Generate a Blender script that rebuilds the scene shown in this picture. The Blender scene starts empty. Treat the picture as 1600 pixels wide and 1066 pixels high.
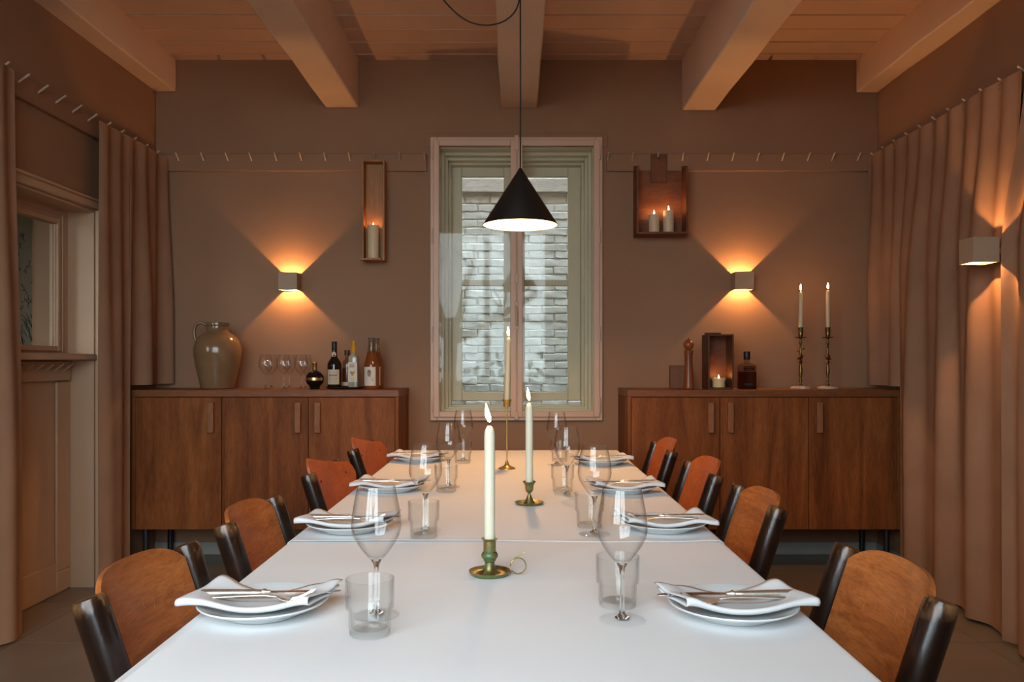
import bpy, bmesh, math, random
from mathutils import Vector, Matrix
random.seed(7)
PI = math.pi
R = math.radians
scene = bpy.context.scene
col = scene.collection

# ------------------------------------------------------------------ camera
EYE = 1.18
F = 1290.0                      # focal length in pixels of the 1600 px frame
VX, VY = 806.0, 566.0           # where straight ahead falls in the picture
cam_d = bpy.data.cameras.new('camera')
cam = bpy.data.objects.new('camera', cam_d)
col.objects.link(cam)
cam.location = (0, 0, EYE)
cam.rotation_euler = (R(90), 0, 0)
cam_d.sensor_width = 36.0
cam_d.lens = F / 1600 * 36.0
cam_d.shift_x = -(VX - 800) / 1600
cam_d.shift_y = (VY - 533) / 1600
cam_d.clip_start = 0.05
scene.camera = cam

# ------------------------------------------------------------------ world, exposure
SKY = 10.9
world = bpy.data.worlds.new('overcast_sky')
scene.world = world
world.use_nodes = True
bg = world.node_tree.nodes['Background']
bg.inputs[0].default_value = (0.87, 0.985, 1.08, 1)
bg.inputs[1].default_value = SKY
scene.view_settings.view_transform = 'Standard'
scene.view_settings.look = 'None'
scene.view_settings.exposure = 0.0
scene.view_settings.gamma = 1.0
scene.view_settings.use_curve_mapping = False
cy = scene.cycles
cy.use_denoising = True
cy.max_bounces = 10
cy.diffuse_bounces = 4
cy.glossy_bounces = 5
cy.transmission_bounces = 8
cy.transparent_max_bounces = 20
cy.sample_clamp_indirect = 4.0
cy.caustics_reflective = False
cy.caustics_refractive = False

# lamp strengths (radiance of the glowing pieces)
PENDANT = 610.0
WALL_LED = 14500.0
FLAME = 190.0
WARM = (1.0, 0.5, 0.175)
CANDLE = (1.0, 0.5, 0.16)

# room, metres: camera at the origin looking along +Y
XL, XR, YB, YF = -2.21, 2.22, 5.07, -0.42
CEIL = 3.035
# the window behind the camera
W2 = (-2.05, 0.45, 0.85, 2.92)
pl = bpy.data.lights.new('window_light_portal', 'AREA')
pl.shape = 'RECTANGLE'
pl.size = W2[1] - W2[0]
pl.size_y = W2[3] - W2[2]
pl.cycles.is_portal = True
plo = bpy.data.objects.new('window_light_portal', pl)
col.objects.link(plo)
plo.location = ((W2[0] + W2[1]) / 2, YF - 0.30, (W2[2] + W2[3]) / 2)
plo.rotation_euler = (R(90), 0, 0)

# ------------------------------------------------------------------ materials
MATS = {}


def new_mat(name):
    m = bpy.data.materials.new(name)
    m.use_nodes = True
    nt = m.node_tree
    return m, nt, nt.nodes['Principled BSDF']


def coords(nt, scale=(1, 1, 1), jitter=True):
    """object coordinates, shifted per object so that copies differ"""
    tc = nt.nodes.new('ShaderNodeTexCoord')
    mp = nt.nodes.new('ShaderNodeMapping')
    mp.inputs['Scale'].default_value = scale
    if jitter:
        oi = nt.nodes.new('ShaderNodeObjectInfo')
        mul = nt.nodes.new('ShaderNodeMath')
        mul.operation = 'MULTIPLY'
        mul.inputs[1].default_value = 17.3
        nt.links.new(oi.outputs['Random'], mul.inputs[0])
        add = nt.nodes.new('ShaderNodeVectorMath')
        add.operation = 'ADD'
        nt.links.new(tc.outputs['Object'], add.inputs[0])
        nt.links.new(mul.outputs[0], add.inputs[1])
        nt.links.new(add.outputs[0], mp.inputs['Vector'])
    else:
        nt.links.new(tc.outputs['Object'], mp.inputs['Vector'])
    return mp.outputs['Vector']


def noise(nt, vec, scale, detail=4, rough=0.5, dist=0.0):
    n = nt.nodes.new('ShaderNodeTexNoise')
    n.inputs['Scale'].default_value = scale
    n.inputs['Detail'].default_value = detail
    n.inputs['Roughness'].default_value = rough
    n.inputs['Distortion'].default_value = dist
    nt.links.new(vec, n.inputs['Vector'])
    return n.outputs['Fac']


def ramp(nt, fac, stops):
    r = nt.nodes.new('ShaderNodeValToRGB')
    e = r.color_ramp.elements
    e[0].position, e[0].color = stops[0][0], (*stops[0][1], 1)
    e[1].position, e[1].color = stops[-1][0], (*stops[-1][1], 1)
    for p, c in stops[1:-1]:
        x = e.new(p)
        x.color = (*c, 1)
    nt.links.new(fac, r.inputs[0])
    return r.outputs[0]


def bump(nt, bsdf, fac, strength, dist):
    b = nt.nodes.new('ShaderNodeBump')
    b.inputs['Strength'].default_value = strength
    b.inputs['Distance'].default_value = dist
    nt.links.new(fac, b.inputs['Height'])
    nt.links.new(b.outputs[0], bsdf.inputs['Normal'])


def plain(name, c, rough=0.5, metal=0.0, var=0.08, vscale=6.0, bscale=0, bstr=0.2, bdist=0.001, spec=0.5):
    m, nt, b = new_mat(name)
    v = coords(nt)
    f = noise(nt, v, vscale)
    lo = tuple(max(0, x * (1 - var)) for x in c)
    hi = tuple(min(1, x * (1 + var)) for x in c)
    nt.links.new(ramp(nt, f, [(0.3, lo), (0.7, hi)]), b.inputs['Base Color'])
    b.inputs['Roughness'].default_value = rough
    b.inputs['Metallic'].default_value = metal
    b.inputs['Specular IOR Level'].default_value = spec
    if bscale:
        bump(nt, b, noise(nt, v, bscale, 3), bstr, bdist)
    MATS[name] = m
    return m


def wood(name, dark, mid, light, scale, rough=0.45, grain=1.0, fine=60.0, bstr=0.15, spec=0.4):
    """long grain along the axis whose scale is smallest"""
    m, nt, b = new_mat(name)
    v = coords(nt, scale)
    f1 = noise(nt, v, 1.0 * grain, 5, 0.55, 1.2)
    f2 = noise(nt, v, fine, 3, 0.6, 0.2)
    c1 = ramp(nt, f1, [(0.28, dark), (0.5, mid), (0.72, light)])
    c2 = ramp(nt, f2, [(0.35, (0.72, 0.72, 0.72)), (0.6, (1, 1, 1))])
    mx = nt.nodes.new('ShaderNodeMix')
    mx.data_type = 'RGBA'
    mx.blend_type = 'MULTIPLY'
    mx.inputs[0].default_value = 1.0
    nt.links.new(c1, mx.inputs[6])
    nt.links.new(c2, mx.inputs[7])
    nt.links.new(mx.outputs[2], b.inputs['Base Color'])
    b.inputs['Roughness'].default_value = rough
    b.inputs['Specular IOR Level'].default_value = spec
    bump(nt, b, f2, bstr, 0.001)
    MATS[name] = m
    return m


def clear(name, tint, f0, rough=0.0, edge=1.0, pw_=4.0, mul=0.5):
    """thin clear wall: looked through, mirrors more at grazing angles"""
    m, nt, b = new_mat(name)
    nt.nodes.remove(b)
    out = nt.nodes['Material Output']
    lw = nt.nodes.new('ShaderNodeLayerWeight')
    lw.inputs['Blend'].default_value = 0.5
    pw = nt.nodes.new('ShaderNodeMath')
    pw.operation = 'POWER'
    pw.inputs[1].default_value = pw_
    nt.links.new(lw.outputs['Facing'], pw.inputs[0])
    ma = nt.nodes.new('ShaderNodeMath')
    ma.operation = 'MULTIPLY_ADD'
    ma.inputs[1].default_value = mul
    ma.inputs[2].default_value = f0
    ma.use_clamp = True
    nt.links.new(pw.outputs[0], ma.inputs[0])
    t = nt.nodes.new('ShaderNodeBsdfTransparent')
    nt.links.new(ramp(nt, lw.outputs['Facing'], [(0.35, tint), (1.0, tuple(x * edge for x in tint))]), t.inputs[0])
    g = nt.nodes.new('ShaderNodeBsdfGlossy')
    g.inputs['Roughness'].default_value = rough
    mix = nt.nodes.new('ShaderNodeMixShader')
    nt.links.new(ma.outputs[0], mix.inputs[0])
    nt.links.new(t.outputs[0], mix.inputs[1])
    nt.links.new(g.outputs[0], mix.inputs[2])
    nt.links.new(mix.outputs[0], out.inputs[0])
    MATS[name] = m
    return m


def solid_glass(name, c, rough=0.0, ior=1.45):
    m, nt, b = new_mat(name)
    b.inputs['Base Color'].default_value = (*c, 1)
    b.inputs['Roughness'].default_value = rough
    b.inputs['IOR'].default_value = ior
    b.inputs['Transmission Weight'].default_value = 1.0
    MATS[name] = m
    return m


def glow(name, c, s):
    m, nt, b = new_mat(name)
    nt.nodes.remove(b)
    e = nt.nodes.new('ShaderNodeEmission')
    e.inputs[0].default_value = (*c, 1)
    e.inputs[1].default_value = s
    nt.links.new(e.outputs[0], nt.nodes['Material Output'].inputs[0])
    MATS[name] = m
    return m


plain('wall_paint', (0.318, 0.168, 0.092), 0.75, var=0.05, vscale=2.5, bscale=90, bstr=0.12)
plain('ceiling_paint', (0.64, 0.42, 0.32), 0.6, var=0.05, vscale=3, bscale=40, bstr=0.2)
plain('beam_paint', (0.85, 0.61, 0.46), 0.6, var=0.06, vscale=2.2, bscale=14, bstr=0.35, bdist=0.004)
plain('frame_paint', (0.66, 0.42, 0.29), 0.42, var=0.04, vscale=5, bscale=50, bstr=0.1)
plain('outer_frame_paint', (0.66, 0.56, 0.39), 0.45, var=0.05, vscale=5, bscale=60, bstr=0.15)
plain('panel_paint', (0.54, 0.34, 0.215), 0.5, var=0.04, vscale=3, bscale=40, bstr=0.1)
plain('skirting_paint', (0.30, 0.29, 0.26), 0.6, var=0.05)
plain('floor_tile', (0.20, 0.155, 0.115), 0.33, var=0.1, vscale=3, bscale=30, bstr=0.08)
plain('grout', (0.13, 0.10, 0.08), 0.9)
plain('peg_wood', (0.52, 0.40, 0.29), 0.6, var=0.12, vscale=30)
plain('screed', (0.35, 0.33, 0.30), 0.9)
plain('hole_shade_paint', (0.05, 0.04, 0.03), 0.9)
OAKSPEC = 0.2
wood('oak', (0.125, 0.034, 0.0075), (0.225, 0.066, 0.0155), (0.32, 0.105, 0.027), (9, 9, 0.9), 0.55, 1.0, 22, spec=OAKSPEC)
wood('oak_flat', (0.165, 0.050, 0.014), (0.235, 0.076, 0.023), (0.30, 0.108, 0.035), (0.9, 9, 9), 0.45, 1.0, 22)
wood('handle_oak', (0.24, 0.085, 0.030), (0.31, 0.115, 0.042), (0.36, 0.145, 0.055), (9, 9, 1.2), 0.55, 1.0, 22)
wood('plywood', (0.32, 0.090, 0.024), (0.46, 0.140, 0.036), (0.56, 0.195, 0.055), (14, 1.6, 16), 0.34, 1.6, 14)
wood('leather_panel', (0.34, 0.075, 0.018), (0.44, 0.105, 0.026), (0.50, 0.135, 0.036), (9, 5.0, 9), 0.38, 0.8, 14)
wood('pine', (0.34, 0.125, 0.035), (0.44, 0.18, 0.05), (0.50, 0.22, 0.066), (10, 10, 0.9), 0.5, 1.0, 20)
wood('red_wood', (0.12, 0.035, 0.012), (0.19, 0.058, 0.018), (0.25, 0.085, 0.026), (1.6, 8, 8), 0.55, 1.0, 16)
wood('dark_crate', (0.07, 0.026, 0.011), (0.11, 0.042, 0.017), (0.16, 0.062, 0.024), (8, 8, 1.2), 0.6, 1.0, 16)
wood('mill_wood', (0.20, 0.052, 0.014), (0.30, 0.082, 0.022), (0.37, 0.115, 0.032), (14, 14, 1.5), 0.3, 1.0, 18)
wood('box_wood', (0.16, 0.060, 0.026), (0.205, 0.080, 0.036), (0.24, 0.10, 0.046), (9, 9, 2), 0.6, 1.0, 18)
wood('table_wood', (0.2, 0.1, 0.04), (0.27, 0.14, 0.06), (0.33, 0.18, 0.08), (8, 0.8, 8), 0.5)
plain('metal_black', (0.012, 0.011, 0.010), 0.45, var=0.2)
plain('cable_black', (0.010, 0.009, 0.008), 0.6, var=0.2)
plain('shade_black', (0.010, 0.009, 0.008), 0.42, var=0.2, spec=0.4)
plain('shade_white', (0.85, 0.82, 0.74), 0.6, var=0.02)
plain('lamp_body', (0.40, 0.27, 0.175), 0.6, var=0.03)
plain('lamp_inside', (0.75, 0.70, 0.6), 0.5, var=0.03)
plain('cloth', (0.83, 0.835, 0.845), 0.85, var=0.012, vscale=5, bscale=700, bstr=0.12, bdist=0.0006, spec=0.2)
plain('napkin_cloth', (0.70, 0.70, 0.71), 0.85, var=0.01, vscale=20, bscale=900, bstr=0.15, bdist=0.0005, spec=0.2)
plain('porcelain', (0.66, 0.685, 0.69), 0.12, var=0.01, vscale=8)
plain('silver', (0.88, 0.84, 0.76), 0.42, 1.0, var=0.12, vscale=60, bscale=120, bstr=0.08)
plain('steel', (0.62, 0.60, 0.57), 0.15, 1.0, var=0.08, vscale=40)
plain('wax', (0.74, 0.70, 0.55), 0.42, var=0.02, vscale=12)
plain('warm_wax', (0.72, 0.56, 0.36), 0.42, var=0.02, vscale=12)
plain('glowing_wax', (0.86, 0.66, 0.36), 0.42, var=0.02, vscale=12)
for wn in ('wax', 'warm_wax', 'glowing_wax'):
    wb = MATS[wn].node_tree.nodes['Principled BSDF']
    wb.inputs['Subsurface Weight'].default_value = 0.6
    wb.inputs['Subsurface Radius'].default_value = (0.06, 0.032, 0.013) if wn == 'glowing_wax' else (0.026, 0.014, 0.006)
    if wn == 'glowing_wax':
        wb.inputs['Subsurface Weight'].default_value = 1.0
plain('wick', (0.02, 0.015, 0.012), 0.9)
plain('stoneware', (0.20, 0.112, 0.054), 0.16, var=0.16, vscale=7, bscale=9, bstr=0.1, bdist=0.003)
plain('gold', (0.75, 0.52, 0.2), 0.25, 1.0, var=0.1)
plain('eyelet_steel', (0.45, 0.42, 0.38), 0.3, 1.0)
plain('marble', (0.52, 0.42, 0.34), 0.35, var=0.3, vscale=25)
plain('tray_lacquer', (0.03, 0.018, 0.014), 0.2, var=0.2)
plain('bottle_black', (0.008, 0.006, 0.006), 0.08, var=0.1)
plain('bottle_dark', (0.012, 0.008, 0.006), 0.07, var=0.1)
plain('label_cream', (0.62, 0.50, 0.34), 0.7, var=0.06, vscale=40)
plain('label_white', (0.70, 0.62, 0.52), 0.7, var=0.03, vscale=30)
plain('print_dark', (0.10, 0.07, 0.06), 0.8)
plain('print_grey', (0.28, 0.23, 0.23), 0.8)
plain('print_orange', (0.50, 0.27, 0.04), 0.7)
plain('print_green', (0.10, 0.12, 0.04), 0.7)
plain('cap_yellow', (0.62, 0.30, 0.01), 0.35)
plain('cap_blue', (0.05, 0.06, 0.09), 0.4)
plain('cap_brown', (0.07, 0.03, 0.02), 0.4)
plain('orange_wine', (0.20, 0.055, 0.012), 0.1, var=0.1)
plain('red_liquor', (0.10, 0.018, 0.012), 0.1, var=0.1)
plain('whiskey', (0.055, 0.010, 0.004), 0.08, var=0.1)
plain('clear_spirit', (0.34, 0.34, 0.27), 0.06, var=0.12, vscale=30)
plain('paper', (0.46, 0.41, 0.31), 0.8, var=0.05)
plain('ink', (0.03, 0.03, 0.03), 0.8)
plain('olive_wall', (0.42, 0.37, 0.24), 0.8, var=0.05)
plain('bark', (0.16, 0.13, 0.10), 0.9, var=0.3, vscale=10)
plain('leaf_green', (0.07, 0.14, 0.035), 0.7, var=0.4, vscale=8)
plain('earth', (0.20, 0.19, 0.16), 0.95, var=0.2)
plain('white_brick', (0.66, 0.68, 0.66), 0.8, var=0.12, vscale=9, bscale=26, bstr=0.8, bdist=0.006)
plain('mortar', (0.63, 0.645, 0.625), 0.9, var=0.15, vscale=9, bscale=60, bstr=0.5, bdist=0.003)
wood('painted_timber', (0.50, 0.46, 0.42), (0.62, 0.58, 0.54), (0.68, 0.64, 0.6), (1.2, 9, 9), 0.7, 1.0, 18)
plain('render_exterior', (0.6, 0.6, 0.57), 0.9, var=0.1)
clear('window_glass', (0.96, 0.975, 0.965), 0.010)
clear('hatch_glass', (0.92, 0.93, 0.9), 0.03)
clear('glassware', (0.99, 0.992, 0.99), 0.036, edge=0.88, pw_=3.5)
clear('tumbler_glass', (0.985, 0.99, 0.986), 0.04, edge=0.86, pw_=3.2)
clear('foot_glass', (0.985, 0.99, 0.988), 0.03, edge=0.95, pw_=6.0, mul=0.3)
clear('bottle_glass', (0.80, 0.76, 0.68), 0.05)
solid_glass('stem_glass', (0.97, 0.98, 0.97))
glow('bulb_glow', WARM, PENDANT)
glow('led_glow', WARM, WALL_LED)
glow('flame_glow', CANDLE, FLAME)


def linen():
    m, nt, b = new_mat('linen')
    v = coords(nt, (1, 1, 1))
    f = noise(nt, v, 5, 4)
    w1 = nt.nodes.new('ShaderNodeTexWave')
    w1.wave_type = 'BANDS'
    w1.bands_direction = 'Z'
    w1.inputs['Scale'].default_value = 160
    w1.inputs['Distortion'].default_value = 2.5
    nt.links.new(v, w1.inputs['Vector'])
    c = ramp(nt, f, [(0.3, (0.30, 0.165, 0.10)), (0.7, (0.37, 0.205, 0.125))])
    nt.links.new(c, b.inputs['Base Color'])
    b.inputs['Roughness'].default_value = 0.9
    b.inputs['Specular IOR Level'].default_value = 0.1
    bump(nt, b, w1.outputs['Fac'], 0.25, 0.001)
    MATS['linen'] = m


linen()


def worn_post():
    m, nt, b = new_mat('worn_post')
    v = coords(nt, (9, 9, 1.6))
    f = noise(nt, v, 3.0, 5, 0.6)
    geo = nt.nodes.new('ShaderNodeNewGeometry')
    pr = nt.nodes.new('ShaderNodeMath')
    pr.operation = 'MULTIPLY_ADD'
    pr.inputs[1].default_value = 6.0
    pr.inputs[2].default_value = -3.35
    nt.links.new(geo.outputs['Pointiness'], pr.inputs[0])
    ad = nt.nodes.new('ShaderNodeMath')
    ad.operation = 'ADD'
    nt.links.new(pr.outputs[0], ad.inputs[0])
    nt.links.new(f, ad.inputs[1])
    c = ramp(nt, ad.outputs[0], [(0.30, (0.012, 0.005, 0.003)), (0.62, (0.042, 0.015, 0.007)), (0.95, (0.22, 0.10, 0.035))])
    # rubbed bare wood round the tops
    tc = nt.nodes.new('ShaderNodeTexCoord')
    sp = nt.nodes.new('ShaderNodeSeparateXYZ')
    nt.links.new(tc.outputs['Object'], sp.inputs[0])
    mr = nt.nodes.new('ShaderNodeMapRange')
    mr.inputs['From Min'].default_value = 0.772
    mr.inputs['From Max'].default_value = 0.80
    nt.links.new(sp.outputs['Z'], mr.inputs['Value'])
    v2 = coords(nt, (30, 30, 12))
    mm = nt.nodes.new('ShaderNodeMath')
    mm.operation = 'MULTIPLY'
    nt.links.new(mr.outputs[0], mm.inputs[0])
    nt.links.new(ramp(nt, noise(nt, v2, 1.3, 4), [(0.48, (0, 0, 0)), (0.62, (0.9, 0.9, 0.9))]), mm.inputs[1])
    mx = nt.nodes.new('ShaderNodeMix')
    mx.data_type = 'RGBA'
    nt.links.new(mm.outputs[0], mx.inputs[0])
    nt.links.new(c, mx.inputs[6])
    mx.inputs[7].default_value = (0.20, 0.10, 0.042, 1)
    nt.links.new(mx.outputs[2], b.inputs['Base Color'])
    b.inputs['Roughness'].default_value = 0.24
    bump(nt, b, noise(nt, v, 18, 3), 0.25, 0.001)
    MATS['worn_post'] = m


worn_post()


def patina(name, brass, green, lo, hi):
    m, nt, b = new_mat(name)
    v = coords(nt)
    f = noise(nt, v, 34, 4, 0.6)
    nt.links.new(ramp(nt, f, [(lo, brass), (hi, green)]), b.inputs['Base Color'])
    r = ramp(nt, f, [(lo, (1, 1, 1)), (hi, (0.15, 0.15, 0.15))])
    nt.links.new(r, b.inputs['Metallic'])
    b.inputs['Roughness'].default_value = 0.36
    MATS[name] = m


patina('brass_green', (0.34, 0.24, 0.09), (0.07, 0.15, 0.055), 0.42, 0.62)
patina('brass', (0.62, 0.42, 0.13), (0.30, 0.22, 0.07), 0.45, 0.75)
patina('brass_dark', (0.22, 0.135, 0.045), (0.03, 0.13, 0.08), 0.58, 0.70)


# ------------------------------------------------------------------ mesh helpers
class MB:
    def __init__(self):
        self.v, self.f = [], []

    def add(self, vs, fs):
        o = len(self.v)
        self.v += [tuple(p) for p in vs]
        self.f += [tuple(i + o for i in q) for q in fs]
        return self

    def box(self, x0, x1, y0, y1, z0, z1):
        return self.add([(x0, y0, z0), (x1, y0, z0), (x1, y1, z0), (x0, y1, z0), (x0, y0, z1), (x1, y0, z1), (x1, y1, z1), (x0, y1, z1)],
                        [(0, 3, 2, 1), (4, 5, 6, 7), (0, 1, 5, 4), (1, 2, 6, 5), (2, 3, 7, 6), (3, 0, 4, 7)])

    def lathe(self, prof, n=32, c=(0, 0, 0), wob=None):
        vs, fs, rings = [], [], []
        for r, z in prof:
            if r <= 1e-6:
                rings.append([len(vs)])
                vs.append((c[0], c[1], c[2] + z))
            else:
                rings.append(list(range(len(vs), len(vs) + n)))
                for k in range(n):
                    a = 2 * PI * k / n
                    rr = r * (wob(a, z) if wob else 1)
                    vs.append((c[0] + rr * math.cos(a), c[1] + rr * math.sin(a), c[2] + z))
        for a, b in zip(rings, rings[1:]):
            if len(a) == 1 and len(b) == 1:
                continue
            for k in range(n):
                k2 = (k + 1) % n
                if len(a) == 1:
                    fs.append((a[0], b[k2], b[k]))
                elif len(b) == 1:
                    fs.append((a[k], a[k2], b[0]))
                else:
                    fs.append((a[k], a[k2], b[k2], b[k]))
        return self.add(vs, fs)

    def tube(self, pts, rad, n=12, caps=True, closed=False):
        pts = [Vector(p) for p in pts]
        m = len(pts)
        rads = rad if isinstance(rad, (list, tuple)) else [rad] * m
        vs, fs = [], []
        prev = None
        for i, p in enumerate(pts):
            if closed:
                t = pts[(i + 1) % m] - pts[i - 1]
            else:
                t = pts[min(i + 1, m - 1)] - pts[max(i - 1, 0)]
            t.normalize()
            if prev is None:
                u = t.orthogonal().normalized()
            else:
                u = (prev - t * prev.dot(t)).normalized()
            prev = u
            w = t.cross(u)
            for k in range(n):
                a = 2 * PI * k / n
                vs.append(p + (u * math.cos(a) + w * math.sin(a)) * rads[i])
        for i in range(m if closed else m - 1):
            j = (i + 1) % m
            for k in range(n):
                k2 = (k + 1) % n
                fs.append((i * n + k, i * n + k2, j * n + k2, j * n + k))
        if caps and not closed:
            fs.append(tuple(range(n - 1, -1, -1)))
            fs.append(tuple((m - 1) * n + k for k in range(n)))
        return self.add(vs, fs)

    def prism(self, poly, fn, t0, t1):
        """poly (a,b) extruded from t0 to t1; fn(a,b,t) -> point"""
        n = len(poly)
        vs = [fn(a, b, t0) for a, b in poly] + [fn(a, b, t1) for a, b in poly]
        fs = [tuple(range(n - 1, -1, -1)), tuple(range(n, 2 * n))]
        fs += [(k, (k + 1) % n, n + (k + 1) % n, n + k) for k in range(n)]
        return self.add(vs, fs)

    def grid(self, fn, nu, nv):
        vs = [fn(i / nu, j / nv) for j in range(nv + 1) for i in range(nu + 1)]
        w = nu + 1
        fs = [(j * w + i, j * w + i + 1, (j + 1) * w + i + 1, (j + 1) * w + i) for j in range(nv) for i in range(nu)]
        return self.add(vs, fs)

    def mesh(self, name, smooth=True, angle=40):
        me = bpy.data.meshes.new(name)
        me.from_pydata(self.v, [], self.f)
        bm = bmesh.new()
        bm.from_mesh(me)
        bmesh.ops.recalc_face_normals(bm, faces=bm.faces)
        bm.to_mesh(me)
        bm.free()
        if smooth:
            me.polygons.foreach_set('use_smooth', [True] * len(me.polygons))
            me.set_sharp_from_angle(angle=R(angle))
        me.update()
        return me

    def build(self, name, mat, parent=None, bevel=0.0, smooth=True, angle=40, solid=0.0, subsurf=0, loc=None, segs=2):
        me = self.mesh(name, smooth, angle)
        me.materials.append(MATS[mat])
        return put(name, me, parent, bevel, solid, subsurf, loc, segs)


def put(name, me, parent=None, bevel=0.0, solid=0.0, subsurf=0, loc=None, segs=2):
    o = bpy.data.objects.new(name, me)
    col.objects.link(o)
    if parent:
        o.parent = parent
    if loc is not None:
        o.location = loc
    if solid:
        md = o.modifiers.new('solid', 'SOLIDIFY')
        md.thickness = solid
        md.offset = 0
        es = o.modifiers.new('crisp', 'EDGE_SPLIT')
        es.split_angle = R(50)
    if bevel:
        md = o.modifiers.new('bevel', 'BEVEL')
        md.width = bevel
        md.segments = segs
        md.limit_method = 'ANGLE'
        md.angle_limit = R(40)
    if subsurf:
        md = o.modifiers.new('sub', 'SUBSURF')
        md.levels = subsurf
        md.render_levels = subsurf
    return o


def box(x0, x1, y0, y1, z0, z1):
    return MB().box(x0, x1, y0, y1, z0, z1)


def tag(o, label, cat, group=None):
    o['label'] = label
    o['category'] = cat
    if group:
        o['group'] = group
    return o


def thing(name, label, cat, loc=(0, 0, 0), rz=0.0, group=None):
    o = bpy.data.objects.new(name, None)
    o.empty_display_size = 0.05
    col.objects.link(o)
    o.location = loc
    o.rotation_euler = (0, 0, rz)
    return tag(o, label, cat, group)


def struct(o, label=None):
    o['kind'] = 'structure'
    if label:
        o['label'] = label
    return o


def group_empty(name, label=None):
    o = bpy.data.objects.new(name, None)
    col.objects.link(o)
    return struct(o, label)


def copy_tree(o, parent=None):
    c = o.copy()
    col.objects.link(c)
    if parent:
        c.parent = parent
    for ch in o.children:
        copy_tree(ch, c)
    return c


def copy_thing(o, loc, rz, label, group=None):
    c = copy_tree(o)
    c.location = loc
    c.rotation_euler = (0, 0, rz)
    c['label'] = label
    if group:
        c['group'] = group
    return c


def lerp(a, b, t):
    return a + (b - a) * t


def smooth01(t):
    t = max(0.0, min(1.0, t))
    return t * t * (3 - 2 * t)


def on_plane(px, py, z):
    """picture point -> world point on the horizontal plane at height z (used once, to place things)"""
    d = F * (EYE - z) / (py - VY)
    return ((px - VX) * d / F, d)


# ------------------------------------------------------------------ room shell
T = 0.33
# floor with tiles
floor = struct(MB().box(XL - 0.7, XR + T, YF - T, YB + T, -0.16, -0.008).build('floor', 'grout'), 'dull brown tiled floor')
TS = 0.58
tile_me = MB().box(-TS / 2 + 0.002, TS / 2 - 0.002, -TS / 2 + 0.002, TS / 2 - 0.002, -0.008, 0.0).mesh('tile')
tile_me.materials.append(MATS['floor_tile'])
ny = int((YB - YF) / TS) + 2
nx = int((XR - XL + 0.3) / TS) + 2
for j in range(ny):
    for i in range(nx):
        x = XL - 0.02 + TS * (i - 0.1)
        y = 4.63 + TS / 2 - TS * (j - 1) + TS / 2 - TS / 2
        if y - TS / 2 > YB or y + TS / 2 < YF:
            continue
        put('tile', tile_me, floor, loc=(x + TS / 2 - 0.4, y, 0))

# ceiling: planks run across, seams 0.185 m apart
ceiling = struct(MB().box(XL - T, XR + T, YF - T, YB + T, CEIL + 0.02, CEIL + 0.25).build('ceiling', 'ceiling_paint'), 'white painted plank ceiling')
pm = MB()
pp = [(-0.0905, 0.02), (-0.0905, -0.003), (-0.0885, -0.0045), (-0.0855, -0.0035), (-0.084, 0.0), (0.0895, 0.0), (0.0895, 0.02)]
pm.prism(pp, lambda a, b, t: (t, a, b), XL, XR)
pm = pm.mesh('plank', angle=25)
pm.materials.append(MATS['ceiling_paint'])
y = 4.965 + 0.0925
while y > YF - 0.1:
    put('plank', pm, ceiling, loc=(0, y, CEIL + 0.001 + random.uniform(-0.001, 0.0015)))
    y -= 0.1855
beams = [(-2.215, -2.085, 2.84), (-1.166, -0.964, 2.742), (-0.092, 0.132, 2.738), (1.018, 1.224, 2.724), (2.088, 2.222, 2.834)]
for i, (a, b, z) in enumerate(beams):
    m = MB()
    n = 14
    # slightly irregular hand-worked timber, one swept box
    rows = []
    for s in range(n + 1):
        yy = lerp(YF, YB - 0.001, s / n)
        j = lambda: random.uniform(-0.004, 0.004) if s < n else 0
        rows.append([(a + j(), yy, z + j()), (b + j(), yy, z + j()), (b, yy, CEIL + 0.01), (a, yy, CEIL + 0.01)])
    vs = [p for r_ in rows for p in r_]
    fs = [(0, 1, 2, 3), tuple(4 * n + k for k in (3, 2, 1, 0))]
    for s in range(n):
        for k in range(4):
            fs.append((4 * s + k, 4 * s + (k + 1) % 4, 4 * s + 4 + (k + 1) % 4, 4 * s + 4 + k))
    m.add(vs, fs)
    struct(m.build('ceiling_beam', 'beam_paint', bevel=0.008), 'white painted ceiling beam')

# back wall with window opening
WX0, WX1, WZ0, WZ1 = -0.487, 0.492, 0.862, 2.515
ZT = 6.0
mb = MB()
mb.box(XL - T, WX0, YB, YB + T, -0.2, ZT)
mb.box(WX1, XR + T, YB, YB + T, -0.2, ZT)
mb.box(WX0, WX1, YB, YB + T, -0.2, WZ0)
mb.box(WX0, WX1, YB, YB + T, WZ1, ZT)
struct(mb.build('wall_back', 'wall_paint', smooth=False), 'taupe painted back wall')
struct(box(XR, XR + T, YF - T, YB, -0.2, ZT).build('wall_right', 'wall_paint'), 'taupe painted right wall')
# left wall with the alcove opening
AY0, AY1, AZ1, AX = 2.9, 4.335, 1.975, -2.345
mb = MB()
mb.box(XL - T, XL, YF - T, AY0, -0.2, ZT)
mb.box(XL - T, XL, AY1, YB, -0.2, ZT)
mb.box(XL - T, XL, AY0, AY1, AZ1, ZT)
struct(mb.build('wall_left', 'wall_paint', smooth=False), 'taupe painted left wall')
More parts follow.
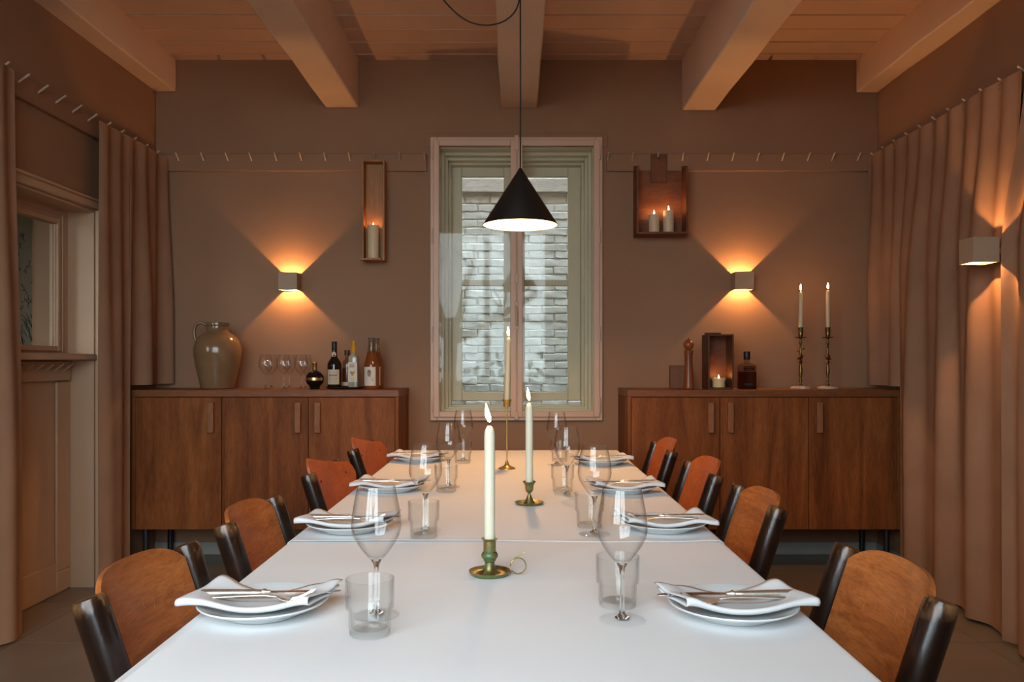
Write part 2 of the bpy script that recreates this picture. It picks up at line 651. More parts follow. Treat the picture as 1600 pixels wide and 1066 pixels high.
# wall behind the camera with its window
mb = MB()
mb.box(XL, W2[0], YF - T, YF, -0.2, ZT)
mb.box(W2[1], XR, YF - T, YF, -0.2, ZT)
mb.box(W2[0], W2[1], YF - T, YF, -0.2, W2[2])
mb.box(W2[0], W2[1], YF - T, YF, W2[3], ZT)
struct(mb.build('wall_front', 'wall_paint', smooth=False), 'taupe wall behind the viewer')
w2 = group_empty('window_2', 'white framed garden window opposite the back wall')
fr = MB()
yy0, yy1 = YF - 0.22, YF - 0.14
fr.box(W2[0], W2[0] + 0.07, yy0, yy1, W2[2], W2[3])
fr.box(W2[1] - 0.07, W2[1], yy0, yy1, W2[2], W2[3])
fr.box(W2[0] + 0.07, W2[1] - 0.07, yy0, yy1, W2[2], W2[2] + 0.07)
fr.box(W2[0] + 0.07, W2[1] - 0.07, yy0, yy1, W2[3] - 0.07, W2[3])
fr.build('window_frame', 'frame_paint', w2, bevel=0.005)
for k in (1, 2):
    x = lerp(W2[0], W2[1], k / 3)
    box(x - 0.04, x + 0.04, yy0 + 0.01, yy1 - 0.01, W2[2] + 0.07, W2[3] - 0.07).build('mullion', 'frame_paint', w2, bevel=0.005)
for k in range(3):
    x0 = lerp(W2[0], W2[1], k / 3) + 0.045
    x1 = lerp(W2[0], W2[1], (k + 1) / 3) - 0.045
    box(x0, x1, yy0 + 0.02, yy1 - 0.02, 1.70, 1.75).build('glazing_bar', 'frame_paint', w2, bevel=0.004)
    for (z0, z1) in ((W2[2] + 0.065, 1.702), (1.748, W2[3] - 0.065)):
        box(x0 - 0.008, x1 + 0.008, yy0 + 0.036, yy0 + 0.040, z0, z1).build('pane', 'window_glass', w2)

# skirting under the sideboards
struct(box(XL, XR, YB - 0.018, YB, 0, 0.08).build('baseboard_back', 'skirting_paint', bevel=0.004), 'low painted skirting along the back wall')
struct(box(XR - 0.018, XR, YF, YB - 0.02, 0, 0.08).build('baseboard_right', 'skirting_paint', bevel=0.004), 'low painted skirting along the right wall')

# peg rails
RZ0, RZ1 = 2.348, 2.455
peg_me = MB().tube([(0, 0.0, 0), (0, -0.012, 0.009), (0, -0.05, 0.036)], [0.0052, 0.0052, 0.0045], 10).mesh('peg')
peg_me.materials.append(MATS['peg_wood'])


def rail(name, x0, x1, y0, y1, pegs, rz, label):
    o = struct(box(x0, x1, y0, y1, RZ0, RZ1).build(name, 'wall_paint', bevel=0.004), label)
    for (px_, py_) in pegs:
        p = put('peg', peg_me, o, loc=(px_, py_, 2.412))
        p.rotation_euler = (0, 0, rz)
    return o


PX = lambda px: (px - VX) * 5.045 / F
rail('trim_1', XL, -0.545, YB - 0.024, YB, [(PX(p), YB - 0.022) for p in (279, 318, 356, 393, 432, 471, 509, 547, 586, 625, 664)], 0, 'taupe peg rail on the back wall beside the pine box')
rail('trim_2', 0.555, XR, YB - 0.024, YB, [(PX(p), YB - 0.022) for p in (950, 988, 1027, 1066, 1105, 1144, 1183, 1222, 1262, 1300, 1340)], 0, 'taupe peg rail on the back wall beside the red-brown box')
PEG_R = [5.0 - 0.1465 * k for k in range(26)]
rail('trim_3', XR - 0.024, XR, 0.0, YB - 0.026, [(XR - 0.022, y_) for y_ in PEG_R], -R(90), 'peg rail carrying the long curtains on the right wall')
PEG_L = [4.95 - 0.1465 * k for k in range(22)]
rail('trim_4', XL, XL + 0.024, 0.0, YB - 0.026, [(XL + 0.022, y_) for y_ in PEG_L], R(90), 'peg rail above the hatch on the left wall')

# ------------------------------------------------------------------ back window
YW = YB - 0.03
w1 = group_empty('window_1', 'tall white double window in the back wall')
box(-0.556, 0.562, YB - 0.008, YB - 0.001, 2.50, 2.585).build('architrave', 'wall_paint', w1, bevel=0.002)
fx0, fx1, fz0, fz1 = -0.523, 0.530, 0.822, 2.556
fr = MB()
fr.box(fx0, fx0 + 0.042, YW, YB, fz0, fz1)
fr.box(fx1 - 0.042, fx1, YW, YB, fz0, fz1)
fr.box(fx0 + 0.042, fx1 - 0.042, YW, YB, fz0, fz0 + 0.04)
fr.box(fx0 + 0.042, fx1 - 0.042, YW, YB, fz1 - 0.042, fz1)
fr.build('window_frame', 'frame_paint', w1, bevel=0.004)
xm = 0.004
for (a, b) in ((fx0 + 0.020, xm - 0.001), (xm + 0.001, fx1 - 0.020)):
    y0, y1 = YW - 0.016, YW + 0.006
    z0, z1 = fz0 + 0.022, fz1 - 0.022
    w = 0.036
    s = MB()
    s.box(a, a + w, y0, y1, z0, z1)
    s.box(b - w, b, y0, y1, z0, z1)
    s.box(a + w, b - w, y0, y1, z0, z0 + w)
    s.box(a + w, b - w, y0, y1, z1 - w, z1)
    so = s.build('casement', 'frame_paint', w1, bevel=0.0035)
    box(a + w - 0.004, b - w + 0.004, YW - 0.008, YW - 0.004, z0 + w - 0.004, z1 - w + 0.004).build('pane', 'window_glass', so)
for z in (2.46, 1.95, 1.35, 0.92):
    for x in (fx0 + 0.019, fx1 - 0.019):
        h = MB()
        h.tube([(x, YW - 0.018, z - 0.045), (x, YW - 0.018, z + 0.045)], 0.006, 10)
        h.build('hinge', 'frame_paint', w1)
for (z0, z1) in ((2.47, 2.56), (1.66, 1.72), (1.38, 1.55), (0.83, 0.88)):
    box(xm - 0.012, xm + 0.012, YW - 0.026, YW - 0.014, z0, z1).build('bolt_plate', 'frame_paint', w1, bevel=0.003)
MB().tube([(xm, YW - 0.026, 1.40), (xm, YW - 0.040, 1.42), (xm, YW - 0.040, 1.50), (xm, YW - 0.026, 1.52)], 0.006, 10).build('catch', 'frame_paint', w1)
MB().tube([(xm, YW - 0.022, 0.86), (xm, YW - 0.022, 2.52)], 0.0045, 10).build('bolt_rod', 'frame_paint', w1)
# reveal lining, stepped
steps = [(YB, YB + 0.10, 0.0), (YB + 0.10, YB + 0.16, 0.018), (YB + 0.16, YB + 0.22, 0.036), (YB + 0.22, YB + 0.30, 0.05)]
for (a, b, t) in steps:
    s = MB()
    e = t + 0.022
    s.box(WX0 - 0.001, WX0 + e, a, b, WZ0, WZ1)
    s.box(WX1 - e, WX1 + 0.001, a, b, WZ0, WZ1)
    s.box(WX0 + e, WX1 - e, a, b, WZ1 - e, WZ1)
    s.box(WX0 + e, WX1 - e, a, b, WZ0, WZ0 + e * 0.6)
    s.build('reveal_lining', 'outer_frame_paint', w1, bevel=0.004)
# outer casements with two panes each
YO = YB + 0.285
ox0, ox1, oz0, oz1 = -0.417, 0.419, 0.93, 2.46
for (a, b, ga, gb) in ((ox0, xm - 0.003, -0.350, -0.078), (xm + 0.003, ox1, 0.058, 0.338)):
    s = MB()
    y0, y1 = YO, YO + 0.05
    gz0, gz1 = 0.985, 2.385
    s.box(a, ga, y0, y1, oz0, oz1)
    s.box(gb, b, y0, y1, oz0, oz1)
    s.box(ga, gb, y0, y1, oz0, gz0)
    s.box(ga, gb, y0, y1, gz1, oz1)
    s.box(ga, gb, y0 + 0.006, y1 - 0.006, 1.676, 1.716)
    so = s.build('outer_casement', 'outer_frame_paint', w1, bevel=0.004)
    for (z0, z1) in ((gz0, 1.676), (1.716, gz1)):
        box(ga - 0.003, gb + 0.003, YO + 0.022, YO + 0.026, z0 - 0.003, z1 + 0.003).build('pane', 'window_glass', so)
for z in (2.28, 1.32):
    for x in (ox0 - 0.004, ox1 + 0.004):
        MB().tube([(x, YO - 0.006, z - 0.05), (x, YO - 0.006, z + 0.05)], 0.007, 10).build('hinge', 'outer_frame_paint', w1)

# ------------------------------------------------------------------ the alley: white brick house opposite
YA = 7.05
alley = struct(box(-6, 6, YA, YA + 0.3, -0.3, 6.5).build('wall_outside', 'mortar'), 'white painted brick wall of the house across the alley')
bricks = []
for k in range(7):
    m = MB()
    L, H = 0.213 + random.uniform(-0.004, 0.004), 0.0615 + random.uniform(-0.003, 0.002)
    us, ws = [0, 0.025, 0.2, 0.4, 0.6, 0.8, 0.975, 1], [0, 0.09, 0.5, 0.91, 1]
    vs = []
    for j, w_ in enumerate(ws):
        for i, u_ in enumerate(us):
            rim = i in (0, 7) or j in (0, 4)
            d = 0.0 if rim else 0.0065 + random.uniform(-0.0028, 0.0028)
            vs.append(((u_ - 0.5) * L + random.uniform(-0.004, 0.004), -d, (w_ - 0.5) * H + random.uniform(-0.0042, 0.0042)))
    fs = [(j * 8 + i, j * 8 + i + 1, j * 8 + i + 9, j * 8 + i + 8) for j in range(4) for i in range(7)]
    me = m.add(vs, fs).mesh('brick', angle=22)
    me.materials.append(MATS['white_brick'])
    bricks.append(me)
row = 0
z = 0.62
while z < 2.58:
    for i in range(-4, 5):
        x = i * 0.219 + (0.11 if row % 2 else 0)
        if abs(x) > 0.95:
            continue
        o = put('brick', random.choice(bricks), alley, loc=(x + random.uniform(-0.006, 0.006), YA + random.uniform(-0.006, 0.002), z + random.uniform(-0.003, 0.003)))
        o.rotation_euler = (0, random.uniform(-0.012, 0.012), 0)
    z += 0.067
    row += 1
box(-1.2, 1.2, YA - 0.035, YA + 0.01, 2.625, 2.745).build('timber_lintel', 'painted_timber', alley, bevel=0.006)
m = MB()  # unseen walls, added to keep sky light out of the alley
m.box(-6, XL - T, YB, YB + T, -0.3, ZT)
m.box(XR + T, 6, YB, YB + T, -0.3, ZT)
m.box(-6.3, -6, YB, YA + 0.3, -0.3, ZT)
m.box(6, 6.3, YB, YA + 0.3, -0.3, ZT)
struct(m.build('wall_sky_block', 'render_exterior', smooth=False), 'unseen rendered walls added to shade the alley')
struct(box(-20, 20, -20, 12, -0.5, -0.2).build('ground', 'earth'), 'bare ground outside')
struct(box(XL - T, XR + T, YF - T, YB + T, ZT, ZT + 0.15).build('roof', 'render_exterior'), 'flat roof of the building')

# ------------------------------------------------------------------ hatch alcove in the left wall
dn = group_empty('door_1', 'white panelled alcove with serving hatch in the left wall')
m = MB()
m.box(XL - 0.002, XL + 0.022, AY1, AY1 + 0.05, 0, AZ1 + 0.055)
m.box(XL - 0.002, XL + 0.022, AY0 - 0.05, AY0, 0, AZ1 + 0.055)
m.box(XL - 0.002, XL + 0.022, AY0, AY1, AZ1, AZ1 + 0.055)
m.build('casing', 'panel_paint', dn, bevel=0.006)
m = MB()
m.box(XL + 0.02, XL + 0.034, AY1 + 0.034, AY1 + 0.05, 0, AZ1 + 0.055)
m.box(XL + 0.02, XL + 0.034, AY0 - 0.04, AY1 + 0.034, AZ1 + 0.039, AZ1 + 0.055)
m.build('casing_bead', 'panel_paint', dn, bevel=0.004)
box(AX, XL, AY1 - 0.012, AY1 + 0.001, 0, AZ1).build('jamb', 'panel_paint', dn)
box(AX, XL, AY0, AY1 - 0.012, AZ1 - 0.012, AZ1 + 0.001).build('head_lining', 'panel_paint', dn)
box(AX - 0.03, AX, AY0, AY1, 0, 1.19).build('lower_panel', 'panel_paint', dn)
m = MB()
m.box(AX, AX + 0.014, AY1 - 0.14, AY1 - 0.012, 0.11, 1.08)
m.box(AX, AX + 0.014, AY0, AY1 - 0.14, 0.0, 0.16)
m.box(AX, AX + 0.014, AY1 - 0.14, AY1 - 0.012, 0.0, 0.11)
m.build('panel_stile', 'panel_paint', dn, bevel=0.006)
box(AX, AX + 0.03, AY0, AY1 - 0.04, 1.085, 1.185).build('hook_board', 'panel_paint', dn, bevel=0.004)
for k in range(9):
    y = 4.23 - 0.085 * k
    MB().tube([(AX + 0.029, y, 1.135), (AX + 0.075, y, 1.17)], 0.0045, 8).build('peg', 'panel_paint', dn)
box(AX - 0.02, XL + 0.015, AY0, AY1 - 0.012, 1.19, 1.222).build('sill', 'panel_paint', dn, bevel=0.005)
# hatch frame and glass
GY0, GY1, GZ0, GZ1 = 3.0, 4.205, 1.262, 1.885
m = MB()
m.box(AX - 0.03, AX, GY1, AY1, 1.222, AZ1)
m.box(AX - 0.03, AX, AY0, GY0, 1.222, AZ1)
m.box(AX - 0.03, AX, GY0, GY1, 1.222, GZ0)
m.box(AX - 0.03, AX, GY0, GY1, GZ1, AZ1)
m.build('hatch_frame', 'panel_paint', dn)
m = MB()
m.box(AX, AX + 0.014, GY1, GY1 + 0.028, GZ0 - 0.028, GZ1 + 0.028)
m.box(AX, AX + 0.014, GY0, GY1, GZ1, GZ1 + 0.028)
m.box(AX, AX + 0.014, GY0, GY1, GZ0 - 0.028, GZ0)
m.build('glazing_bead', 'panel_paint', dn, bevel=0.005)
m = MB()
m.box(AX, AX + 0.010, GY1 + 0.05, GY1 + 0.062, GZ0 - 0.03, GZ1 + 0.062)
m.box(AX, AX + 0.010, GY0, GY1 + 0.05, GZ1 + 0.05, GZ1 + 0.062)
m.build('outer_bead', 'panel_paint', dn, bevel=0.003)
box(AX - 0.014, AX - 0.010, GY0, GY1, GZ0, GZ1).build('pane', 'hatch_glass', dn)
# the neighbouring room behind the hatch: three plain surfaces
m = MB()
m.box(AX - 0.66, AX - 0.62, AY0 - 0.2, AY1 + 0.6, 0.9, 2.3)
m.box(AX - 0.62, AX - 0.03, AY1 + 0.56, AY1 + 0.6, 0.9, 2.3)
m.box(AX - 0.62, AX - 0.03, AY0 - 0.2, AY0 - 0.16, 0.9, 1.2)
# unseen gap above this low wall, added to let sky light in
m.box(AX - 0.62, AX - 0.03, AY0 - 0.2, AY0 - 0.16, 2.0, 2.3)
m.box(AX - 0.66, AX - 0.032, AY0 - 0.2, AY1 + 0.6, 0.86, 0.9)
m.box(AX - 0.66, AX - 0.032, AY0 - 0.2, AY1 + 0.6, 2.3, 2.34)
struct(m.build('wall_hatch_room', 'olive_wall', smooth=False), 'pale olive walls seen through the hatch')
# framed drawing seen through the hatch
fp = thing('framed_drawing', 'ink line drawing on cream paper seen through the hatch glass', 'drawing', (-2.89, 4.892, 1.27), -R(90))
box(0, 0.010, -0.072, 0.052, 0.0, 0.72).build('paper_sheet', 'paper', fp)
box(0, 0.012, 0.053, 0.058, 0.0, 0.73).build('frame_edge', 'ink', fp)
rr = random.Random(5)
for k in range(34):
    low = k < 16
    pts = [Vector((0.0112, rr.uniform(-0.06, 0.025), rr.uniform(0.04, 0.2) if low else rr.uniform(0.2, 0.66)))]
    for q in range(7):
        pts.append(pts[-1] + (Vector((0, rr.uniform(0.0, 0.012), rr.uniform(-0.03, 0.0))) if low else Vector((0, rr.uniform(-0.012, 0.012), rr.uniform(-0.012, 0.02)))))
    MB().tube(pts, 0.0016, 5).build('ink_stroke', 'ink', fp)

# ------------------------------------------------------------------ curtains
def curtain(side, y0, y1, zt, zb, label, pegs, seed, hem=0.0, out=0.0):
    """hangs from pegs along a side wall; soft folds that deepen downwards"""
    rd = random.Random(seed)
    xw = (XR - 0.085) if side > 0 else (XL + 0.085)
    ph = rd.uniform(0, 6)
    amp2 = rd.uniform(0.7, 1.2)
    nu = max(24, int((y1 - y0) / 0.0115))
    nv = 26

    def f(u, v):
        y = lerp(y0, y1, u)
        k = (y - pegs[0]) / 0.1465
        w = 0.5 - 0.5 * math.cos(2 * PI * k)          # 0 at pegs, 1 between
        big = math.sin(2 * PI * k * 0.5 + ph)
        low = smooth01(v * 1.4)
        d = 0.006 + w * lerp(0.020, 0.012, low) + (0.5 + 0.5 * big) * lerp(0.006, 0.040, low) * amp2 \
            + 0.010 * low * math.sin(9.1 * y + ph * 2 + v * 1.1) + 0.006 * math.sin(21 * y + ph + 1.5 * v) * low
        ztop = zt - 0.010 * w + 0.004 * math.sin(7 * y)
        z = lerp(ztop, zb, v)
        yy = y + 0.006 * math.sin(3 * v + 13 * y) * low + hem * low * (u - 0.5)
        return (xw - side * (d - 0.03 + out * smooth01(v * 3)), yy, z)

    o = MB().grid(f, nu, nv).build('curtain', 'linen', solid=0.003, angle=180)
    tag(o, label, 'curtain')
    for p in pegs_in(pegs, y0, y1):
        pts = []
        for k in range(18):
            a = 2 * PI * k / 18
            pts.append((xw - side * (-0.022), p + 0.013 * math.cos(a), 2.405 + 0.013 * math.sin(a)))
        MB().tube(pts, 0.0032, 8, closed=True).build('eyelet', 'eyelet_steel', o)
    return o


def pegs_in(pegs, a, b):
    return [p for p in pegs if a - 0.02 < p < b + 0.02]


curtain(1, 1.9, 3.462, 2.43, 0.015, 'floor-length linen curtain in front of the side wall lamp, nearest on the right', PEG_R, 3, out=0.10)
curtain(1, 3.505, 4.548, 2.43, 0.015, 'floor-length linen curtain between side wall lamp and right sideboard', PEG_R, 11, out=0.045)
curtain(1, 4.552, 5.035, 2.43, 1.045, 'short linen curtain ending just above the right sideboard', PEG_R, 5)
curtain(-1, 4.245, 4.555, 2.43, 0.015, 'narrow floor-length linen curtain between hatch and left sideboard', PEG_L, 7)
curtain(-1, 4.558, 5.03, 2.43, 1.05, 'short linen curtain ending just above the left sideboard', PEG_L, 2)
curtain(-1, 2.1, 3.52, 2.43, 0.015, 'floor-length linen curtain at the left edge, in front of the hatch', PEG_L, 9, hem=0.06)

# ------------------------------------------------------------------ sideboards
CT, CB = 1.024, 0.242


def sideboard(x0, x1, handles, label):
    t = thing('sideboard', label, 'sideboard', ((x0 + x1) / 2, 4.845, 0), 0, 'oak sideboards on the back wall')
    hw = (x1 - x0) / 2
    y0, y1 = -0.225, 0.205
    zt = CT - 0.039
    m = MB()
    m.box(-hw, -hw + 0.02, y0, y1, CB, zt)
    m.box(hw - 0.02, hw, y0, y1, CB, zt)
    m.box(-hw + 0.02, hw - 0.02, y1 - 0.02, y1, CB, zt)
    m.box(-hw + 0.02, hw - 0.02, y0 + 0.03, y1 - 0.02, CB, CB + 0.02)
    m.box(-hw + 0.02, hw - 0.02, y0 + 0.03, y1 - 0.02, zt - 0.02, zt - 0.001)
    m.build('body', 'oak', t, bevel=0.0015)
    box(-hw - 0.001, hw + 0.001, y0 - 0.001, y1, zt, CT).build('top', 'oak_flat', t, bevel=0.003)
    dw = (2 * hw - 0.04) / 3
    for k in range(3):
        a = -hw + 0.02 + k * dw
        d = box(-dw / 2 + 0.002, dw / 2 - 0.002, 0, 0.02, CB + 0.001, zt - 0.004).build('door', 'oak', t, bevel=0.0012, loc=(a + dw / 2, y0, 0))
        hx = (dw / 2 - 0.055) if handles[k] == 'r' else (-dw / 2 + 0.055)
        box(hx - 0.0165, hx + 0.0165, -0.026, 0, 0.785, 0.955).build('handle', 'handle_oak', d, bevel=0.003)
    for sx in (-1, 1):
        for yy in (-0.175, 0.155):
            MB().tube([(sx * (hw - 0.06), yy, CB), (sx * (hw - 0.06), yy, 0.0)], [0.017, 0.016], 16).build('leg', 'metal_black', t)
    return t


sideboard(-2.152, -0.656, ('r', 'r', 'l'), 'long oak sideboard under the stoneware jug and bottles')
sideboard(0.626, 2.156, ('r', 'l', 'l'), 'long oak sideboard under the two brass candlesticks')

# ------------------------------------------------------------------ pendant lamp
PXc, PYc = 0.0187, 3.45
pd = thing('pendant_lamp', 'black cone pendant lamp hanging over the table', 'lamp', (PXc, PYc, 1.752))
RR, HH = 0.1555, 0.226
MB().lathe([(RR, 0.0), (RR, 0.003), (0.012, HH), (0.006, HH + 0.012), (0, HH + 0.013)], 64).build('shade', 'shade_black', pd)
MB().lathe([(RR - 0.0005, 0.0), (RR - 0.004, 0.002), (0.012, HH - 0.012), (0, HH - 0.012)], 64).build('shade_lining', 'shade_white', pd)
MB().lathe([(0, 0.038), (0.02, 0.041), (0.035, 0.058), (0.04, 0.078), (0.033, 0.101), (0.016, 0.125), (0.0, 0.16)], 24).build('bulb', 'bulb_glow', pd)
pts = [(0, 0, HH + 0.01), (0.0005, 0, 0.5), (0.0, 0, 0.93), (-0.002, 0, 0.975), (-0.02, 0.0, 0.965)]
pts = [(0, 0, HH + 0.01), (0.0008, 0, 0.55), (0.0, 0, 0.97)]
MB().tube(pts, 0.0032, 10).build('cable', 'cable_black', pd)
def catmull(p, n=6):
    out = []
    for i in range(len(p) - 1):
        p0, p1, p2, p3 = (Vector(p[max(i - 1, 0)]), Vector(p[i]), Vector(p[i + 1]), Vector(p[min(i + 2, len(p) - 1)]))
        for k in range(n):
            t = k / n
            out.append(0.5 * ((2 * p1) + (p2 - p0) * t + (2 * p0 - 5 * p1 + 4 * p2 - p3) * t * t + (3 * p1 - p0 - 3 * p2 + p3) * t ** 3))
    return out + [Vector(p[-1])]


sw = catmull([(-0.004, 0.004, 0.985), (-0.004, 0.005, 0.945), (-0.025, 0.005, 0.892), (-0.075, 0.005, 0.852), (-0.150, 0.005, 0.838), (-0.225, 0.005, 0.858), (-0.285, 0.005, 0.905), (-0.335, 0.005, 0.965), (-0.385, 0.005, 1.07), (-0.42, 0.005, 1.20), (-0.43, 0.005, 1.284)])
MB().tube(sw, 0.0032, 10).build('cable_swag', 'cable_black', pd)
MB().tube([(0.0, 0.0, 0.99), (0.008, 0, 0.975), (0.008, 0, 0.962), (0.0, 0, 0.955), (-0.008, 0, 0.962), (-0.006, 0, 0.972)], 0.002, 8).build('hook', 'metal_black', pd)


# ------------------------------------------------------------------ wall lamps
def wall_lamp(loc, rz, label, arm=0.0):
    t = thing('wall_lamp', label, 'lamp', loc, rz, 'up and down wall lamps')
    w, d, h, k = 0.0565, 0.11, 0.053, 0.003
    # housing: four walls, open above and below; local y = 0 is the wall, -y into the room
    m = MB()
    ring = lambda z, a, y0, y1: [(-a, y0, z), (a, y0, z), (a, y1, z), (-a, y1, z)]
    vs = ring(-h, w, -d, 0) + ring(h, w, -d, 0) + ring(-h, w - k, -d + k, -k) + ring(h, w - k, -d + k, -k)
    fs = []
    for q in range(4):
        p = (q + 1) % 4
        fs += [(q, p, 4 + p, 4 + q), (8 + p, 8 + q, 12 + q, 12 + p), (q, 8 + q, 8 + p, p), (4 + q, 4 + p, 12 + p, 12 + q)]
    m.add(vs, fs).build('housing', 'lamp_body', t, bevel=0.0008)
    MB().lathe([(0, -0.0045), (0.003, -0.0035), (0.0045, 0), (0.003, 0.0035), (0, 0.0045)], 12, (0, -d / 2, 0)).build('led', 'led_glow', t)
    box(-0.004, 0.004, -d / 2 + 0.0055, -k, -0.003, 0.003).build('led_holder', 'lamp_inside', t)
    if arm:
        box(0.0, 0.03, 0, arm, -0.012, 0.012).build('bracket', 'lamp_body', t)
    return t


wall_lamp((-1.372, YB, 1.668), 0, 'square wall lamp glowing up and down above the left sideboard')
wall_lamp((1.375, YB, 1.671), 0, 'square wall lamp glowing up and down above the right sideboard')
wall_lamp((2.035, 3.53, 1.655), -R(90), 'square wall lamp glowing against the right side curtain', arm=0.183)

# ------------------------------------------------------------------ candles
flame_prof = [(0, 0), (0.0024, 0.002), (0.0046, 0.008), (0.0052, 0.013), (0.0042, 0.021), (0.0022, 0.030), (0.0008, 0.036), (0, 0.0385)]


def flame(parent, z, s=1.0, lean=0.0):
    m = MB().lathe([(r * s, h * s) for r, h in flame_prof], 14)
    m.v = [(x + lean * zz * (1 - 0.35 * zz / (0.04 * s)), y, zz + z) for x, y, zz in m.v]
    m.build('flame', 'flame_glow', parent)


def candle(loc, r, h, label, lean=0.0, s=1.0, tilt=(0, 0), group=None, taper=True, melt=None, wax='warm_wax'):
    t = thing('candle', label, 'candle', loc, 0, group)
    t.rotation_euler = (tilt[0], tilt[1], 0)
    if taper:
        prof = [(0, 0), (r * 0.97, 0), (r, 0.01), (r * 1.0, h - r * 2.0), (r * 0.93, h - r * 1.2), (r * 0.66, h - r * 0.45), (r * 0.36, h - 0.002), (0, h)]
    elif melt:
        prof = melt
    else:
        prof = [(0, 0), (r, 0), (r, 0.004), (r, h - 0.006), (r * 0.96, h), (r * 0.86, h - 0.001), (r * 0.7, h - 0.008), (0, h - 0.009)]
    top = prof[-1][1]
    MB().lathe(prof, 32).build('wax_body', wax, t)
    MB().tube([(0, 0, top - 0.002), (0.0005, 0, top + 0.005), (lean * 0.01 + 0.001, 0, top + 0.011)], 0.0009, 6).build('wick', 'wick', t)
    flame(t, top + 0.006, s, lean)
    return t


TZ = 0.752
# near chamberstick with ring handle
ax, ay = on_plane(765, 899, TZ)
h1 = thing('chamberstick', 'green-patinated brass chamberstick with ring handle, nearest on the table', 'candlestick', (ax, ay, TZ))
MB().lathe([(0, 0), (0.034, 0), (0.0412, 0.007), (0.0420, 0.010), (0.0405, 0.0095), (0.034, 0.0045), (0.021, 0.005), (0.013, 0.012), (0.0105, 0.020), (0.0095, 0.027), (0.0125, 0.030),
            (0.0125, 0.032), (0.0165, 0.037), (0.0170, 0.041), (0.0145, 0.046), (0.0125, 0.048), (0.0125, 0.0695), (0.0165, 0.073), (0.0168, 0.0745), (0.0125, 0.0745), (0.0112, 0.068), (0.0112, 0.05), (0, 0.05)], 40).build('dish_and_socket', 'brass_green', h1)
pts = []
for k in range(28):
    a = R(200) + 2 * PI * 1.08 * k / 27
    pts.append((0.0565 + 0.0155 * math.cos(a), 0.006 * k / 27, 0.0185 + 0.0155 * math.sin(a)))
pts = [(0.040, 0, 0.0085)] + [p for p in pts[1:]] + [(0.0575, 0.008, 0.039), (0.068, 0.009, 0.0445)]
pts = [(0.040, 0, 0.008), (0.0425, 0, 0.006)]
for k in range(26):
    a = R(215) + R(330) * k / 25
    pts.append((0.0575 + 0.0155 * math.cos(a), 0.004 * k / 25, 0.0185 + 0.0155 * math.sin(a)))
pts2 = [(0.070, 0.005, 0.0445), (0.064, 0.005, 0.042), (0.054, 0.005, 0.036), (0.047, 0.003, 0.030), (0.0425, 0.002, 0.023)]
MB().tube(pts + [(0.0425 + 0.0001, 0.004, 0.0225)][:0], 0.0012, 8).build('ring_handle', 'brass_green', h1)
MB().tube(pts2, 0.0012, 8).build('handle_tip', 'brass_green', h1)
candle((ax, ay, TZ + 0.051), 0.0108, 0.250, 'tall ivory taper candle in the nearest chamberstick', lean=-0.28, s=1.0, wax='wax')
# middle holder
bx, by = on_plane(827, 789, TZ)
h2 = thing('candle_holder', 'small flared brass candle holder with green stem, second on the table', 'candlestick', (bx, by, TZ))
MB().lathe([(0, 0), (0.034, 0), (0.0425, 0.006), (0.0435, 0.009), (0.041, 0.0085), (0.034, 0.004), (0.018, 0.005), (0.013, 0.012), (0.0075, 0.024), (0.0045, 0.032), (0.0050, 0.036), (0.0105, 0.041),
            (0.0125, 0.048), (0.0130, 0.058), (0.0165, 0.065), (0.0200, 0.069), (0.0195, 0.0705), (0.0125, 0.064), (0.0112, 0.05), (0, 0.05)], 40).build('dish_and_socket', 'brass_green', h2)
candle((bx, by, TZ + 0.051), 0.0112, 0.256, 'tall ivory taper candle in the second table holder', lean=-0.2, s=1.0, wax='wax')
# far tall slim holder
cx_, cy_ = on_plane(792, 734, TZ)
h3 = thing('candle_holder', 'tall slim brass candle holder with thin stem, farthest on the table', 'candlestick', (cx_, cy_, TZ))
MB().lathe([(0, 0), (0.033, 0), (0.0345, 0.003), (0.033, 0.007), (0.024, 0.011), (0.013, 0.016), (0.008, 0.022), (0.006, 0.032), (0.0035, 0.036), (0.0026, 0.042), (0.0026, 0.244), (0.006, 0.247),
            (0.0115, 0.250), (0.0135, 0.256), (0.014, 0.268), (0.0195, 0.277), (0.0195, 0.279), (0.0125, 0.272), (0.0115, 0.26), (0, 0.258)], 36).build('base_stem_and_cup', 'brass', h3)
candle((cx_, cy_, TZ + 0.259), 0.0112, 0.268, 'tall ivory taper candle on the slim farthest table holder', lean=-0.1, s=0.95, tilt=(0, R(1.4)))

# ------------------------------------------------------------------ table and cloths
TX0, TX1, TY0, TY1 = -0.545, 0.497, 0.74, 4.01
tb = thing('dining_table', 'long wooden dining table under white cloths', 'table', ((TX0 + TX1) / 2, (TY0 + TY1) / 2, 0))
hx, hy = (TX1 - TX0) / 2 - 0.008, (TY1 - TY0) / 2 - 0.008
box(-hx, hx, -hy, hy, 0.709, 0.742).build('table_top', 'table_wood', tb, bevel=0.004)
m = MB()
m.box(-hx + 0.1, hx - 0.1, -hy + 0.10, -hy + 0.125, 0.64, 0.709)
m.box(-hx + 0.1, hx - 0.1, hy - 0.125, hy - 0.10, 0.64, 0.709)
m.box(-hx + 0.1, -hx + 0.125, -hy + 0.125, hy - 0.125, 0.64, 0.709)
m.box(hx - 0.125, hx - 0.1, -hy + 0.125, hy - 0.125, 0.64, 0.709)
m.build('apron', 'table_wood', tb)
for sx in (-1, 1):
    for sy in (-1, 0, 1):
        x, y = sx * (hx - 0.14), sy * (hy - 0.14)
        box(x - 0.03, x + 0.03, y - 0.03, y + 0.03, 0, 0.709).build('leg', 'table_wood', tb, bevel=0.003)


